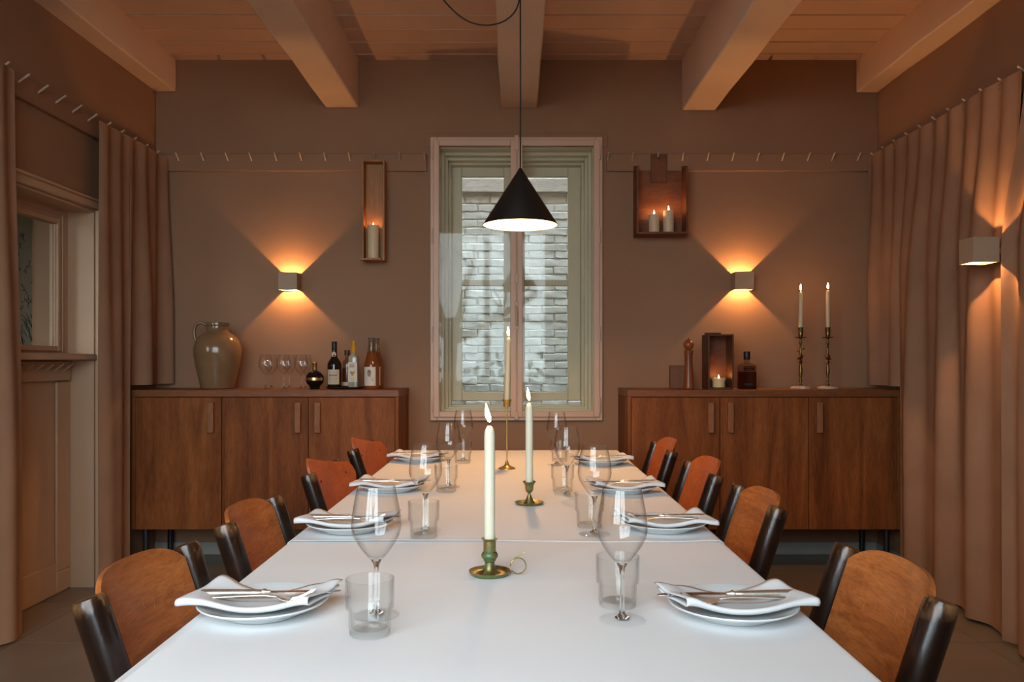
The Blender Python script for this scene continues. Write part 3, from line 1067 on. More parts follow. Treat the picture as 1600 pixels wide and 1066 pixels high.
def cloth(y0, y1, base, label, band, end_far, seed):
    """cloth over the table: flat top with faint creases, rounded over the long edges, short drop"""
    rd = random.Random(seed)
    x0, x1 = TX0 + 0.002, TX1 - 0.002
    r, drop = 0.010, 0.17
    # path across: left hem up, over, right hem down
    path = []
    for k in range(9):
        path.append((x0 - 0.003, base - r - drop + drop * k / 8, 'l'))
    for k in range(1, 5):
        a = PI - (PI / 2) * k / 5
        path.append((x0 + r + r * math.cos(a) - 0.001, base - r + r * math.sin(a), 'e'))
    n = 96
    for k in range(n + 1):
        path.append((lerp(x0 + r, x1 - r, k / n), base, 't'))
    for k in range(1, 5):
        a = PI / 2 - (PI / 2) * k / 5
        path.append((x1 - r + r * math.cos(a) + 0.001, base - r + r * math.sin(a), 'e'))
    for k in range(9):
        path.append((x1 + 0.003, base - r - drop * k / 8, 'r'))
    np_ = len(path) - 1
    ny_ = int((y1 - y0) / 0.0125)
    ph = [rd.uniform(0, 6) for _ in range(8)]

    def f(u, v):
        x, z, s = path[int(round(u * np_))]
        y = lerp(y0, y1, v)
        if s == 't':
            edge = min(1.0, min(x - x0, x1 - x) / 0.05)
            z += edge * 0.00055 * (math.sin(9 * x + 4 * y + ph[0]) + math.sin(-7 * x + 11 * y + ph[1]) + 0.6 * math.sin(23 * y + 3 * x + ph[2]) + 0.5 * math.sin(31 * x - 9 * y + ph[3]))
            for yc, h in band['y']:
                z += h * math.exp(-((y - yc - 0.004 * math.sin(5 * x)) / 0.007) ** 2)
            for xc, h in band['x']:
                z += h * math.exp(-((x - xc) / 0.006) ** 2)
            if 'fold' in band:
                xc = lerp(-0.497, -0.530, (y - 1.1) / 0.75)
                z -= 0.0012 * smooth01((xc - x) / 0.006 + 0.5) + 0.11 * max(0, xc - x)
        elif s in 'lr':
            q = (base - r - z) / drop
            w = (0.5 + 0.5 * math.sin(8.5 * y + ph[4])) * 0.010 + 0.006 * math.sin(19 * y + ph[5])
            x += (-1 if s == 'l' else 1) * (abs(w) * q + 0.006 * q)
        if s != 'l' and s != 'r' and end_far:
            # far corner of the cloth is slightly rounded
            d = y1 - y
            z -= 0.010 * (1 - min(1, d / 0.02)) ** 2
        return (x, y, z)

    o = MB().grid(f, np_, ny_).build('tablecloth', 'cloth', angle=180, solid=0.0012)
    return tag(o, label, 'tablecloth', 'white tablecloths on the long table')


far_cloth = cloth(1.962, TY1 + 0.002, TZ + 0.0016, 'white tablecloth over the far half of the long table', {'y': [(1.966, 0.0022), (2.56, 0.0014), (3.2, 0.0008)], 'x': [(-0.02, 0.0006)]}, True, 3)
# far end drop of that cloth belongs to it
MB().grid(lambda u, v: (lerp(TX0, TX1, u), TY1 + 0.004 + 0.01 * v * (1 + math.sin(11 * u)), TZ - 0.008 - 0.17 * v), 40, 6).build('end_drop', 'cloth', far_cloth, solid=0.0012, angle=180)
cloth(TY0 - 0.01, 2.06, TZ - 0.0008, 'white tablecloth over the near half of the long table, tucked under the other', {'y': [(1.62, 0.0007)], 'x': [(0.16, 0.0005)], 'fold': 1}, False, 8)

# ------------------------------------------------------------------ chairs
def chair(kind):
    """sitter faces +x; origin on the floor under the seat"""
    t = thing('dining_chair', 'chair', 'chair')
    lean = lambda z: -0.178 - 0.118 * max(0, (z - 0.44)) / 0.36
    hwp = 0.196
    for s in (-1, 1):
        zs = [0.0, 0.15, 0.30, 0.44, 0.56, 0.68, 0.775, 0.792, 0.80]
        pts = []
        rad = []
        for z in zs:
            x = lean(z) if z >= 0.44 else -0.178 - 0.03 * (0.44 - z) / 0.44
            pts.append((x, s * hwp, z))
            rad.append({0.0: 0.021, 0.15: 0.024, 0.30: 0.0265, 0.44: 0.0275, 0.56: 0.0275, 0.68: 0.0275, 0.775: 0.0275, 0.792: 0.0268, 0.80: 0.0240}[z])
        MB().tube(pts, rad, 20).build('back_post', 'worn_post', t, angle=50)
        MB().tube([(0.165, s * 0.175, 0.0), (0.165, s * 0.175, 0.425)], [0.017, 0.022], 16).build('front_leg', 'worn_post', t)
        MB().tube([(-0.185, s * 0.188, 0.22), (0.165, s * 0.175, 0.22)], 0.011, 10).build('stretcher', 'worn_post', t)
        box(-0.17, 0.16, s * 0.178 - 0.011, s * 0.178 + 0.011, 0.375, 0.425).build('seat_rail', 'worn_post', t, bevel=0.003)
    MB().tube([(-0.01, -0.18, 0.22), (-0.01, 0.18, 0.22)], 0.011, 10).build('stretcher', 'worn_post', t)
    box(0.15, 0.172, -0.165, 0.165, 0.375, 0.425).build('seat_rail', 'worn_post', t, bevel=0.003)
    # seat: rounded plywood
    poly = []
    for cx, cy2, a0 in ((0.155, 0.145, 0), (-0.150, 0.135, 90), (-0.150, -0.135, 180), (0.155, -0.145, 270)):
        for k in range(7):
            a = R(a0 + 15 * k)
            poly.append((cx + 0.045 * math.cos(a), cy2 + 0.045 * math.sin(a)))
    MB().prism(poly, lambda a, b, z: (a, b, z - 0.010 * max(0, 1 - (a * a + b * b) / 0.03)), 0.426, 0.440).build('seat', 'plywood', t, bevel=0.003)
    # backrest panel, bowed backwards between the posts
    nyy, nzz = 30, 16
    if kind != 'eared':
        up = 0.020 if kind == 'red' else 0.0
        half = lambda v: 0.182
        zlo = 0.50
        ztop = lambda y: 0.735 + up + 0.080 * (1 - min(1, abs(y) / 0.187) ** 4.0) ** 0.5
        bow = lambda y: -0.042 * (1 - (y / 0.186) ** 2) + 0.006
        mat = 'leather_panel' if kind == 'red' else 'plywood'
    else:
        zlo = 0.50
        half = lambda v: 0.148 + 0.050 * smooth01((v - 0.60) / 0.26) - 0.030 * smooth01((v - 0.90) / 0.10)
        ztop = lambda y: 0.827 - 0.030 * (y / 0.2) - 0.006 * (1 - (y / 0.2) ** 2)
        bow = lambda y: 0.040 + 0.032 * (y / 0.2) - 0.014 * (1 - (y / 0.2) ** 2)
        mat = 'leather_panel'

    def f(u, v):
        y = (2 * u - 1) * half(v)
        z = lerp(zlo, ztop(y), v)
        return (lean(z) + bow(y), y, z)

    bk = MB().grid(f, nyy, nzz).build('backrest', mat, t, solid=0.009, bevel=0.0, angle=60)
    if kind == 'eared':
        for s in (-1, 1):
            for z in (0.765, 0.58):
                y = s * 0.12
                p = (lean(z) + bow(y) + 0.004, y, z)
                MB().tube([p, (p[0] + 0.003, y, z)], 0.005, 10).build('screw', 'metal_black', bk)
    else:
        # faint carved flower rings low in relief
        rd = random.Random(4)
        for (y, z, r) in ((-0.045, 0.735, 0.020), (-0.075, 0.71, 0.017), (0.035, 0.725, 0.018)):
            pts = []
            for k in range(20):
                a = 2 * PI * k / 20
                yy, zz = y + r * math.cos(a), z + r * math.sin(a)
                pts.append((lean(zz) + bow(yy) + 0.0042, yy, zz))
            MB().tube(pts, 0.0010, 6, closed=True).build('carved_flower', mat, bk)
    return t


ca = chair('arched')
ce = chair('eared')
cr = chair('red')
SIDE = {-1: 'left', 1: 'right'}
ORD = ['nearest', 'second', 'third', 'farthest']
spots = {-1: [(1.525, -0.688, 'a'), (2.13, -0.684, 'a'), (2.99, -0.706, 'e'), (3.78, -0.71, 'e')],
         1: [(1.515, 0.682, 'a'), (2.355, 0.690, 'a'), (2.965, 0.672, 'r'), (3.72, 0.668, 'r')]}
LOOK = {'a': 'dark-posted chair with arched plywood back', 'e': 'dark-posted chair with wide reddish slanting back', 'r': 'dark-posted chair with reddish arched back'}
used = set()
for s in (-1, 1):
    for i, (y, xt, k) in enumerate(spots[s]):
        src = {'a': ca, 'e': ce, 'r': cr}[k]
        loc = (xt - s * 0.296, y, 0)
        rz = (0 if s < 0 else PI) + random.uniform(-0.02, 0.02)
        lab = f'{ORD[i]} chair on the {SIDE[s]} side of the table, {LOOK[k]}'
        if k not in used:
            used.add(k)
            src.location, src.rotation_euler = loc, (0, 0, rz)
            src['label'] = lab
            src['group'] = 'wooden chairs around the table'
        else:
            copy_thing(src, loc, rz, lab, 'wooden chairs around the table')

# ------------------------------------------------------------------ place settings
plate_me = MB().lathe([(0, 0.003), (0.055, 0.003), (0.058, 0.0), (0.066, 0.0), (0.070, 0.004), (0.090, 0.0115), (0.106, 0.0185), (0.1085, 0.0205), (0.1075, 0.0225), (0.1045, 0.0220), (0.089, 0.0160),
                       (0.072, 0.0095), (0.064, 0.0075), (0, 0.0068)], 72).mesh('plate')
plate_me.materials.append(MATS['porcelain'])


def napkin_mesh(seed):
    """soft cloth folded in two, the fold towards the room, draped into the plate and over its rim"""
    rd = random.Random(seed)
    path = []
    for k in range(11):
        path.append((lerp(0.050, -0.054, k / 10), 0.0))
    for k in range(1, 7):
        a = R(-90 - 30 * k)
        path.append((-0.054 + 0.0052 * math.cos(a), 0.0042 + 0.0042 * math.sin(a)))
    for k in range(13):
        path.append((lerp(-0.054, 0.060, k / 12), 0.0084 - 0.0032 * min(1, k / 6)))
    n, L = len(path) - 1, 0.222
    p = [rd.uniform(0, 6) for _ in range(6)]

    def f(u, v):
        x = (u - 0.5) * L
        y, dz = path[int(round(v * n))]
        xx = x + 0.24 * y
        yy = y * (1 + 0.07 * math.sin(5 * u + p[0])) - 0.006 * math.sin(PI * u) + 0.003 * math.sin(9 * u + p[3])
        rr = math.hypot(xx, yy)
        zb = 0.0085 + 0.0155 * smooth01((rr - 0.040) / 0.064)
        if rr > 0.107:
            zb -= 0.16 * (rr - 0.107)
        tip = smooth01((abs(x) - 0.070) / 0.04)
        wave = 0.0022 * math.sin(34 * x + 14 * y + p[1]) + 0.0012 * math.sin(61 * x - 25 * y + p[2])
        z = zb + dz * (1 + 0.35 * tip) + wave * (0.35 + 0.8 * tip) * (1 if dz > 0.001 else 0.5) + 0.0022 + 0.012 * tip * smooth01((y - 0.01) / 0.05) * (1 if x > 0 else 0.7)
        return (xx, yy, z)

    me = MB().grid(f, 40, n).mesh('napkin', angle=180)
    me.materials.append(MATS['napkin_cloth'])
    return me


napkins = [napkin_mesh(k) for k in (1, 2, 3)]


def make_knife():
    t = thing('table_knife', 'k', 'knife')
    # along x: handle end at -0.118, tip at +0.125
    prof = [(-0.118, 0.0015), (-0.117, 0.0052), (-0.112, 0.0072), (-0.10, 0.0078), (-0.06, 0.0070), (-0.025, 0.0062), (-0.012, 0.0058), (-0.010, 0.004)]
    m = MB()
    vs, fs, n = [], [], 14
    for x, r in prof:
        for k in range(n):
            a = 2 * PI * k / n
            vs.append((x, 1.15 * r * math.cos(a), 0.72 * r * math.sin(a)))
    for i in range(len(prof) - 1):
        for k in range(n):
            fs.append((i * n + k, i * n + (k + 1) % n, (i + 1) * n + (k + 1) % n, (i + 1) * n + k))
    fs += [tuple(range(n)), tuple((len(prof) - 1) * n + k for k in range(n))]
    m.add(vs, fs).build('handle', 'silver', t)
    b = MB()
    vs, fs = [], []
    for x, r in [(-0.011, 0.004), (-0.009, 0.0068), (-0.005, 0.0068), (-0.002, 0.0045), (0.004, 0.004)]:
        for k in range(n):
            a = 2 * PI * k / n
            vs.append((x, r * math.cos(a), 0.85 * r * math.sin(a)))
    for i in range(4):
        for k in range(n):
            fs.append((i * n + k, i * n + (k + 1) % n, (i + 1) * n + (k + 1) % n, (i + 1) * n + k))
    fs += [tuple(range(n)), tuple(4 * n + k for k in range(n))]
    b.add(vs, fs).build('bolster', 'silver', t)
    poly = [(0.002, -0.0045), (0.03, -0.0085), (0.08, -0.0095), (0.105, -0.0085), (0.118, -0.004), (0.124, 0.002), (0.122, 0.0055), (0.08, 0.0062), (0.002, 0.0045)]
    MB().prism(poly, lambda a, c, z: (a, c, z), -0.0007, 0.0007).build('blade', 'steel', t, bevel=0.0003)
    return t


def make_fork():
    t = thing('table_fork', 'f', 'fork')
    # handle from x=-0.10 to x=0.035, head 0.035..0.085
    spine = [(-0.098, 0.0055, 0.001), (-0.094, 0.0075, 0.001), (-0.07, 0.0062, 0.0018), (-0.03, 0.004, 0.0035), (0.01, 0.003, 0.0042), (0.032, 0.0034, 0.002)]
    vs, fs = [], []
    for x, w, z in spine:
        vs += [(x, -w, z), (x, w, z), (x, w * 0.8, z + 0.0024), (x, -w * 0.8, z + 0.0024)]
    for i in range(len(spine) - 1):
        for k in range(4):
            fs.append((4 * i + k, 4 * i + (k + 1) % 4, 4 * i + 4 + (k + 1) % 4, 4 * i + 4 + k))
    fs += [(0, 1, 2, 3), (20, 23, 22, 21)]
    MB().add(vs, fs).build('handle', 'silver', t, bevel=0.0008)

    def bowl(x):
        return -0.006 * math.sin(PI * min(1, max(0, (x - 0.03) / 0.055))) + 0.002 + 0.010 * max(0, (x - 0.05) / 0.045) ** 1.5

    out = [(0.030, 0.0034), (0.038, 0.0075), (0.046, 0.0108), (0.056, 0.0118)]
    poly = [(x, -w) for x, w in out] + [(x, w) for x, w in reversed(out)]
    MB().prism(poly, lambda a, c, z: (a, c, bowl(a) + z + 0.0), 0.0, 0.0017).build('head', 'silver', t, bevel=0.0005)
    for k in range(4):
        y = -0.0095 + 0.00633 * k
        pts = [(x, y, bowl(x) + 0.0009) for x in (0.055, 0.065, 0.076, 0.087, 0.095)]
        MB().tube(pts, [0.0017, 0.0015, 0.0014, 0.0012, 0.0006], 8).build('tine', 'silver', t)
    return t


knife0, fork0 = make_knife(), make_fork()

glass_out = [(0, 0.0), (0.037, 0.0), (0.0390, 0.0010), (0.0375, 0.0022), (0.025, 0.0035), (0.012, 0.0055), (0.0055, 0.011), (0.0040, 0.020), (0.0036, 0.045), (0.0036, 0.075), (0.0048, 0.086), (0.0085, 0.094)]
bowl_pts = [(0.0085, 0.094), (0.0155, 0.101), (0.0235, 0.111), (0.0330, 0.125), (0.0395, 0.138), (0.0418, 0.148), (0.0420, 0.156), (0.0408, 0.170), (0.0385, 0.185), (0.0352, 0.202), (0.0316, 0.219)]


def make_wineglass(k=1.0):
    t = thing('wine_glass', 'w', 'wine glass')
    MB().lathe([(r * k, z * k) for r, z in glass_out[:6]], 48).build('foot', 'foot_glass', t, angle=60)
    MB().lathe([(0.001, 0.0056 * k)] + [(r * k, z * k) for r, z in glass_out[5:]] + [(0, 0.0945 * k)], 24).build('stem', 'stem_glass', t, angle=60)
    inner = [(max(0.0, r - 0.0009), z + 0.0006) for r, z in reversed(bowl_pts)]
    inner = [(r, z) for r, z in inner if z > 0.0985]
    prof = bowl_pts + [(0.0313, 0.2195)] + inner[1:] + [(0.006, 0.0985), (0, 0.0975)]
    MB().lathe([(r * k, z * k) for r, z in prof], 56).build('bowl', 'glassware', t, angle=80)
    return t


def make_tumbler():
    t = thing('tumbler', 't', 'glass')
    flute = lambda a, z: 1 + (0.006 * math.cos(20 * a) if 0.008 < z < 0.040 else 0)
    out = [(0.0300, 0.0), (0.0318, 0.002), (0.0322, 0.008), (0.0328, 0.012), (0.0333, 0.038), (0.0345, 0.0405), (0.0372, 0.0425), (0.0376, 0.046), (0.0382, 0.0865), (0.0380, 0.0878)]
    inn = [(0.0366, 0.0878), (0.0362, 0.0865), (0.0352, 0.047), (0.0322, 0.041), (0.0306, 0.036), (0.0296, 0.014), (0.027, 0.0105), (0, 0.0100)]
    MB().lathe(out + inn, 80, wob=flute).build('glass_wall', 'tumbler_glass', t, angle=50)
    MB().lathe([(0, 0.0006), (0.0296, 0.0006), (0.0308, 0.0026), (0.0308, 0.0070), (0.0270, 0.0094), (0, 0.0090)], 48).build('thick_base', 'foot_glass', t, angle=50)
    return t


wg0, tm0 = make_wineglass(), make_tumbler()
PL = {-1: [(412, 957), (547, 830), (612, 768), (655, 722)], 1: [(1145, 960), (1036, 829), (974, 770), (939, 727)]}
WG = {-1: [(588, 962), (665, 831), (701, 762), (724, 721)], 1: [(972, 969.5), (929, 836.5), (886, 775), (870, 728)]}
TU = {-1: [(578, 991), (662, 841.5), (697, 769.5), (723, 724.8)], 1: [(965, 947), (921, 825), (879, 769), (874, 722)]}
ZB = TZ + 0.0020
first = True
rs = random.Random(21)
for s in (-1, 1):
    for i in range(4):
        who = f'{ORD[i]} on the {SIDE[s]} side'
        X, Y = on_plane(*PL[s][i], TZ)
        if i == 0:
            zt = TZ + 0.0008
        else:
            zt = TZ + 0.0034
        p = put('plate', plate_me, loc=(X, Y, zt))
        tag(p, f'round white plate, {who} of the table', 'plate', 'white dinner plates')
        n = put('napkin', napkins[(i + (s > 0)) % 3], solid=0.0018, loc=(X + s * 0.004, Y + 0.004, zt + 0.0012))
        n.modifiers.remove(n.modifiers['crisp'])
        n.rotation_euler = (0, 0, (0 if s < 0 else PI * 0) + rs.uniform(-0.06, 0.06))
        if s > 0:
            n.scale = (-1, 1, 1)
        tag(n, f'folded white napkin lying on the plate {who}', 'napkin', 'folded white napkins')
        kl = (X + s * -0.006 + 0.0, Y + 0.006, zt + 0.0325)
        kr = (0 if s < 0 else PI) + rs.uniform(-0.05, 0.05) - 0.03 * s * (1 if s < 0 else -1)
        fl = (X - s * -0.004, Y - 0.017, zt + 0.0280)
        fr_ = (0 if s < 0 else PI) + rs.uniform(-0.08, 0.08)
        klab = f'silver-handled table knife across the napkin {who}'
        flab = f'silver fork on the napkin {who}'
        if first:
            knife0.location, knife0.rotation_euler = kl, (0, 0, kr)
            fork0.location, fork0.rotation_euler = fl, (0, 0, fr_)
            knife0['label'], fork0['label'] = klab, flab
            knife0['group'], fork0['group'] = 'silver table knives', 'silver table forks'
        else:
            copy_thing(knife0, kl, kr, klab, 'silver table knives')
            copy_thing(fork0, fl, fr_, flab, 'silver table forks')
        X, Y = on_plane(*WG[s][i], TZ)
        wl = f'empty stemmed wine glass set out {who} of the table'
        X2, Y2 = on_plane(*TU[s][i], TZ)
        tl = f'empty stepped water tumbler set out {who} of the table'
        if first:
            wg0.location, tm0.location = (X, Y, zt - 0.0012), (X2, Y2, zt - 0.0006)
            wg0['label'], tm0['label'] = wl, tl
            wg0['group'], tm0['group'] = 'wine glasses on the table', 'water tumblers on the table'
        else:
            copy_thing(wg0, (X, Y, zt - 0.0012), rs.uniform(0, 6), wl, 'wine glasses on the table')
            copy_thing(tm0, (X2, Y2, zt - 0.0006), rs.uniform(0, 6), tl, 'water tumblers on the table')
        first = False

# ------------------------------------------------------------------ things on the left sideboard
def SB(px, Y=4.82):
    return ((px - VX) * Y / F, Y, CT + 0.0005)


jug = thing('stoneware_jug', 'large glazed beige stoneware jug with one looped handle', 'jug', SB(340, 4.83))
MB().lathe([(0, 0), (0.088, 0), (0.094, 0.004), (0.096, 0.012), (0.108, 0.07), (0.124, 0.14), (0.134, 0.20), (0.135, 0.235), (0.126, 0.272), (0.104, 0.305), (0.076, 0.326), (0.064, 0.334), (0.060, 0.342), (0.060, 0.366), (0.066, 0.372), (0.066, 0.383),
            (0.060, 0.386), (0.055, 0.380), (0.053, 0.340), (0.07, 0.32), (0.12, 0.26), (0.122, 0.2), (0, 0.03)], 64).build('jug_body', 'stoneware', jug)
hp = [(-0.056, 0, 0.358), (-0.066, 0, 0.374), (-0.085, 0, 0.386), (-0.108, 0, 0.386), (-0.127, 0, 0.372), (-0.137, 0, 0.348), (-0.138, 0, 0.318), (-0.131, 0, 0.292), (-0.120, 0, 0.274), (-0.112, 0, 0.268)]
MB().tube(hp, [0.011, 0.010, 0.0095, 0.0095, 0.0095, 0.0095, 0.0095, 0.010, 0.011, 0.011], 14).build('handle', 'stoneware', jug, subsurf=1)

small = make_wineglass(0.91)
names6 = [(415, 4.76, 'front row, beside the jug'), (443.5, 4.76, 'front row, middle'), (470.5, 4.76, 'front row, beside the round bottle'),
          (424, 4.92, 'back row, beside the jug'), (452, 4.92, 'back row, middle'), (477, 4.92, 'back row, beside the round bottle')]
for k, (px, Y, w) in enumerate(names6):
    lab = f'empty wine glass on the left sideboard, {w}'
    if k == 0:
        small.location = SB(px, Y)
        small['label'], small['group'] = lab, 'wine glasses on the left sideboard'
    else:
        copy_thing(small, SB(px, Y), k, lab, 'wine glasses on the left sideboard')


def curved_label(parent, r, z0, z1, a0, a1, mat, name='paper_label', k=0.0006):
    """paper wrapped round a bottle; angle 0 faces the room"""
    f = lambda u, v: ((r + k) * math.sin(lerp(a0, a1, u)), -(r + k) * math.cos(lerp(a0, a1, u)), lerp(z0, z1, v))
    return MB().grid(f, 18, 1).build(name, mat, parent, solid=0.0005)


def print_bar(parent, r, z, h, a0, a1, mat, name='print_line'):
    return curved_label(parent, r, z, z + h, a0, a1, mat, name, 0.0012)


# round black bottle with gold band
b = thing('round_bottle', 'squat round black bottle with gold band and gold neck', 'bottle', SB(491.7, 4.78))
b.rotation_euler = (0, 0, 0)
sph = [(0, 0), (0.028, 0), (0.030, 0.004), (0.028, 0.010)]
for k in range(1, 12):
    a = R(-62 + 137 * k / 11)
    sph.append((0.0525 * math.cos(a), 0.058 + 0.050 * math.sin(a)))
sph += [(0.013, 0.110), (0, 0.110)]
MB().lathe(sph, 40).build('glass_body', 'bottle_black', b)
MB().lathe([(0.0522, 0.050), (0.0532, 0.0505), (0.0534, 0.058), (0.0532, 0.0655), (0.0522, 0.066)], 40).build('gold_band', 'gold', b)
MB().lathe([(0.0125, 0.106), (0.0135, 0.110), (0.0130, 0.143), (0.0150, 0.146), (0.0150, 0.153), (0, 0.154)], 24).build('gold_neck', 'gold', b)

# tray
tray = thing('serving_tray', 'round dark lacquered tray under the bottles', 'tray', (-0.994, 4.81, CT + 0.0005))
MB().lathe([(0, 0), (0.098, 0), (0.106, 0.004), (0.113, 0.011), (0.112, 0.0125), (0.104, 0.006), (0.095, 0.004), (0, 0.004)], 56).build('tray_dish', 'tray_lacquer', tray)
TRZ = 0.0045


def SBT(px, Y):
    a = SB(px, Y)
    return (a[0], a[1], a[2] + TRZ)


b = thing('wine_bottle', 'dark port-style bottle with cream label and round neck seal', 'bottle', SBT(522.5, 4.80))
MB().lathe([(0, 0), (0.037, 0), (0.0395, 0.004), (0.040, 0.010), (0.0405, 0.128), (0.040, 0.140), (0.034, 0.156), (0.022, 0.172), (0.0165, 0.184), (0.0150, 0.20), (0.0145, 0.262), (0.0148, 0.268), (0, 0.269)], 40).build('glass_body', 'bottle_dark', b)
MB().lathe([(0.0150, 0.222), (0.0156, 0.224), (0.0152, 0.268), (0.0140, 0.2705), (0, 0.2705)], 28).build('capsule', 'metal_black', b)
curved_label(b, 0.0404, 0.022, 0.108, -0.95, 0.95, 'label_cream')
print_bar(b, 0.0404, 0.092, 0.002, -0.6, 0.6, 'print_grey')
print_bar(b, 0.0404, 0.070, 0.010, -0.62, 0.62, 'print_grey')
print_bar(b, 0.0404, 0.057, 0.0025, -0.75, 0.75, 'print_grey')
for k in range(3):
    print_bar(b, 0.0404, 0.034 + 0.007 * k, 0.0015, -0.55 + 0.08 * k, 0.55 - 0.08 * k, 'print_grey')
sl = MB()
poly = [(0.0125 * math.cos(2 * PI * k / 24), 0.0155 * math.sin(2 * PI * k / 24)) for k in range(24)]
sl.prism(poly, lambda a, c, t_: (a, -math.sqrt(max(0, 0.0172 ** 2 - a * a)) - t_, 0.196 + c), 0.0, 0.0008).build('neck_seal', 'label_cream', b)

b = thing('liquor_bottle', 'slim bottle of red liquor, half hidden between two taller bottles', 'bottle', SBT(542.5, 4.875))
MB().lathe([(0, 0), (0.027, 0), (0.029, 0.003), (0.030, 0.03), (0.030, 0.115), (0, 0.116)], 32).build('liquor', 'red_liquor', b)
MB().lathe([(0.0302, 0.115), (0.0302, 0.140), (0.026, 0.156), (0.014, 0.170), (0.0115, 0.176), (0.0115, 0.205)], 32).build('glass_neck', 'bottle_glass', b)
MB().lathe([(0.0, 0.190), (0.0150, 0.190), (0.0165, 0.205), (0.0165, 0.222), (0, 0.223)], 24).build('stopper', 'cap_brown', b)
curved_label(b, 0.0302, 0.012, 0.034, -0.9, 0.9, 'label_cream')

# clear square-shouldered bottle with yellow cap
b = thing('spirit_bottle', 'clear bottle with yellow cap and white lemon label', 'bottle', SBT(552.5, 4.79))
sq = lambda a, z: 1 / max(abs(math.cos(a)), abs(math.sin(a))) ** 0.55
MB().lathe([(0, 0), (0.026, 0), (0.0285, 0.003), (0.0285, 0.176), (0.026, 0.186), (0.015, 0.193), (0.0108, 0.198), (0.0105, 0.21), (0, 0.21)], 40, wob=lambda a, z: sq(a, z) if z < 0.188 else 1).build('glass_body', 'clear_spirit', b)
MB().lathe([(0.0115, 0.206), (0.0125, 0.207), (0.0128, 0.218), (0.0138, 0.220), (0.0138, 0.240), (0.0120, 0.243), (0.0105, 0.246), (0.0105, 0.272), (0.0088, 0.276), (0, 0.277)], 24).build('cap', 'cap_yellow', b)
lb = box(-0.0262, 0.0262, -0.0312, -0.0306, 0.036, 0.150).build('paper_label', 'label_white', b)
for (x0, x1, z0, z1, mt) in ((-0.016, 0.008, 0.132, 0.1385, 'print_dark'), (-0.018, 0.012, 0.122, 0.1285, 'print_dark'), (-0.012, 0.012, 0.054, 0.0565, 'print_grey'), (-0.009, 0.009, 0.042, 0.045, 'print_grey')):
    # rows of small printed strokes
    n = 6
    for q in range(n):
        a = lerp(x0, x1, q / n)
        box(a, a + (x1 - x0) / n * 0.62, -0.0318, -0.0312, z0, z1).build('print_mark', mt, lb)
poly = [(0.0085 * math.cos(2 * PI * k / 20), 0.0105 * math.sin(2 * PI * k / 20)) for k in range(20)]
MB().prism(poly, lambda a, c, t_: (a - 0.001, -0.0312 - t_, 0.083 + c), 0, 0.0007).build('printed_lemon', 'print_orange', lb)
for sgn in (-1, 1):
    poly = [(0, 0), (0.006 * sgn, 0.004), (0.013 * sgn, 0.003), (0.015 * sgn, -0.006), (0.009 * sgn, -0.001), (0.003 * sgn, -0.003)]
    MB().prism(poly, lambda a, c, t_: (a - 0.001, -0.0315 - t_, 0.0925 + c), 0, 0.0007).build('printed_leaf', 'print_green', lb)

# two orange wine bottles
for k, (px, Y, lab) in enumerate(((580.5, 4.78, 'front bottle of orange wine with a portrait label, beside the tray'), (588.0, 4.90, 'rear bottle of orange wine, half hidden behind its twin'))):
    b = thing('orange_wine_bottle', lab, 'bottle', SB(px, Y), 0, 'bottles of orange wine')
    MB().lathe([(0, 0), (0.040, 0), (0.043, 0.004), (0.0435, 0.02), (0.0435, 0.118), (0.041, 0.142), (0.034, 0.172), (0.0265, 0.20), (0.0235, 0.216), (0, 0.216)], 40).build('wine', 'orange_wine', b)
    MB().lathe([(0.0236, 0.2165), (0.0205, 0.236), (0.0190, 0.260), (0.0190, 0.288), (0.0200, 0.290)], 32).build('glass_neck', 'bottle_glass', b)
    MB().lathe([(0, 0.288), (0.0215, 0.288), (0.0220, 0.291), (0.0200, 0.296), (0, 0.2965)], 28).build('crown_cap', 'cap_blue', b)
    curved_label(b, 0.0436, 0.020, 0.128, -1.0, 0.72, 'label_white')
    if k == 0:
        # printed bust: a rounded head and shoulders, no likeness
        hd = [(0.0105 * math.cos(2 * PI * q / 18), 0.016 * math.sin(2 * PI * q / 18) + 0.088) for q in range(18)]
        MB().prism(hd, lambda a, c, t_: (a - 0.006, -math.sqrt(0.0444 ** 2 - (a - 0.006) ** 2) - t_, c), 0.0, 0.0006).build('printed_head', 'print_grey', b)
        bd = [(-0.022, 0.043), (0.022, 0.043), (0.021, 0.054), (0.012, 0.068), (0.006, 0.074), (-0.006, 0.074), (-0.012, 0.068), (-0.021, 0.054)]
        MB().prism(bd, lambda a, c, t_: (a - 0.006, -math.sqrt(0.0444 ** 2 - (a - 0.006) ** 2) - t_, c), 0.0, 0.0006).build('printed_shoulders', 'print_grey', b)
        hr = [(-0.012, 0.094), (0.012, 0.094), (0.009, 0.106), (0, 0.112), (-0.009, 0.106)]
        MB().prism(hr, lambda a, c, t_: (a - 0.006, -math.sqrt(0.0450 ** 2 - (a - 0.006) ** 2) - t_, c), 0.0, 0.0006).build('printed_hair', 'print_dark', b)

# ------------------------------------------------------------------ things on the right sideboard
o = box(-0.054, 0.054, -0.02, 0.02, 0, 0.137).build('wooden_block', 'box_wood', loc=SB(1060.5, 4.93), bevel=0.003)
tag(o, 'plain brown wooden block leaning behind the pepper mill', 'wood block')

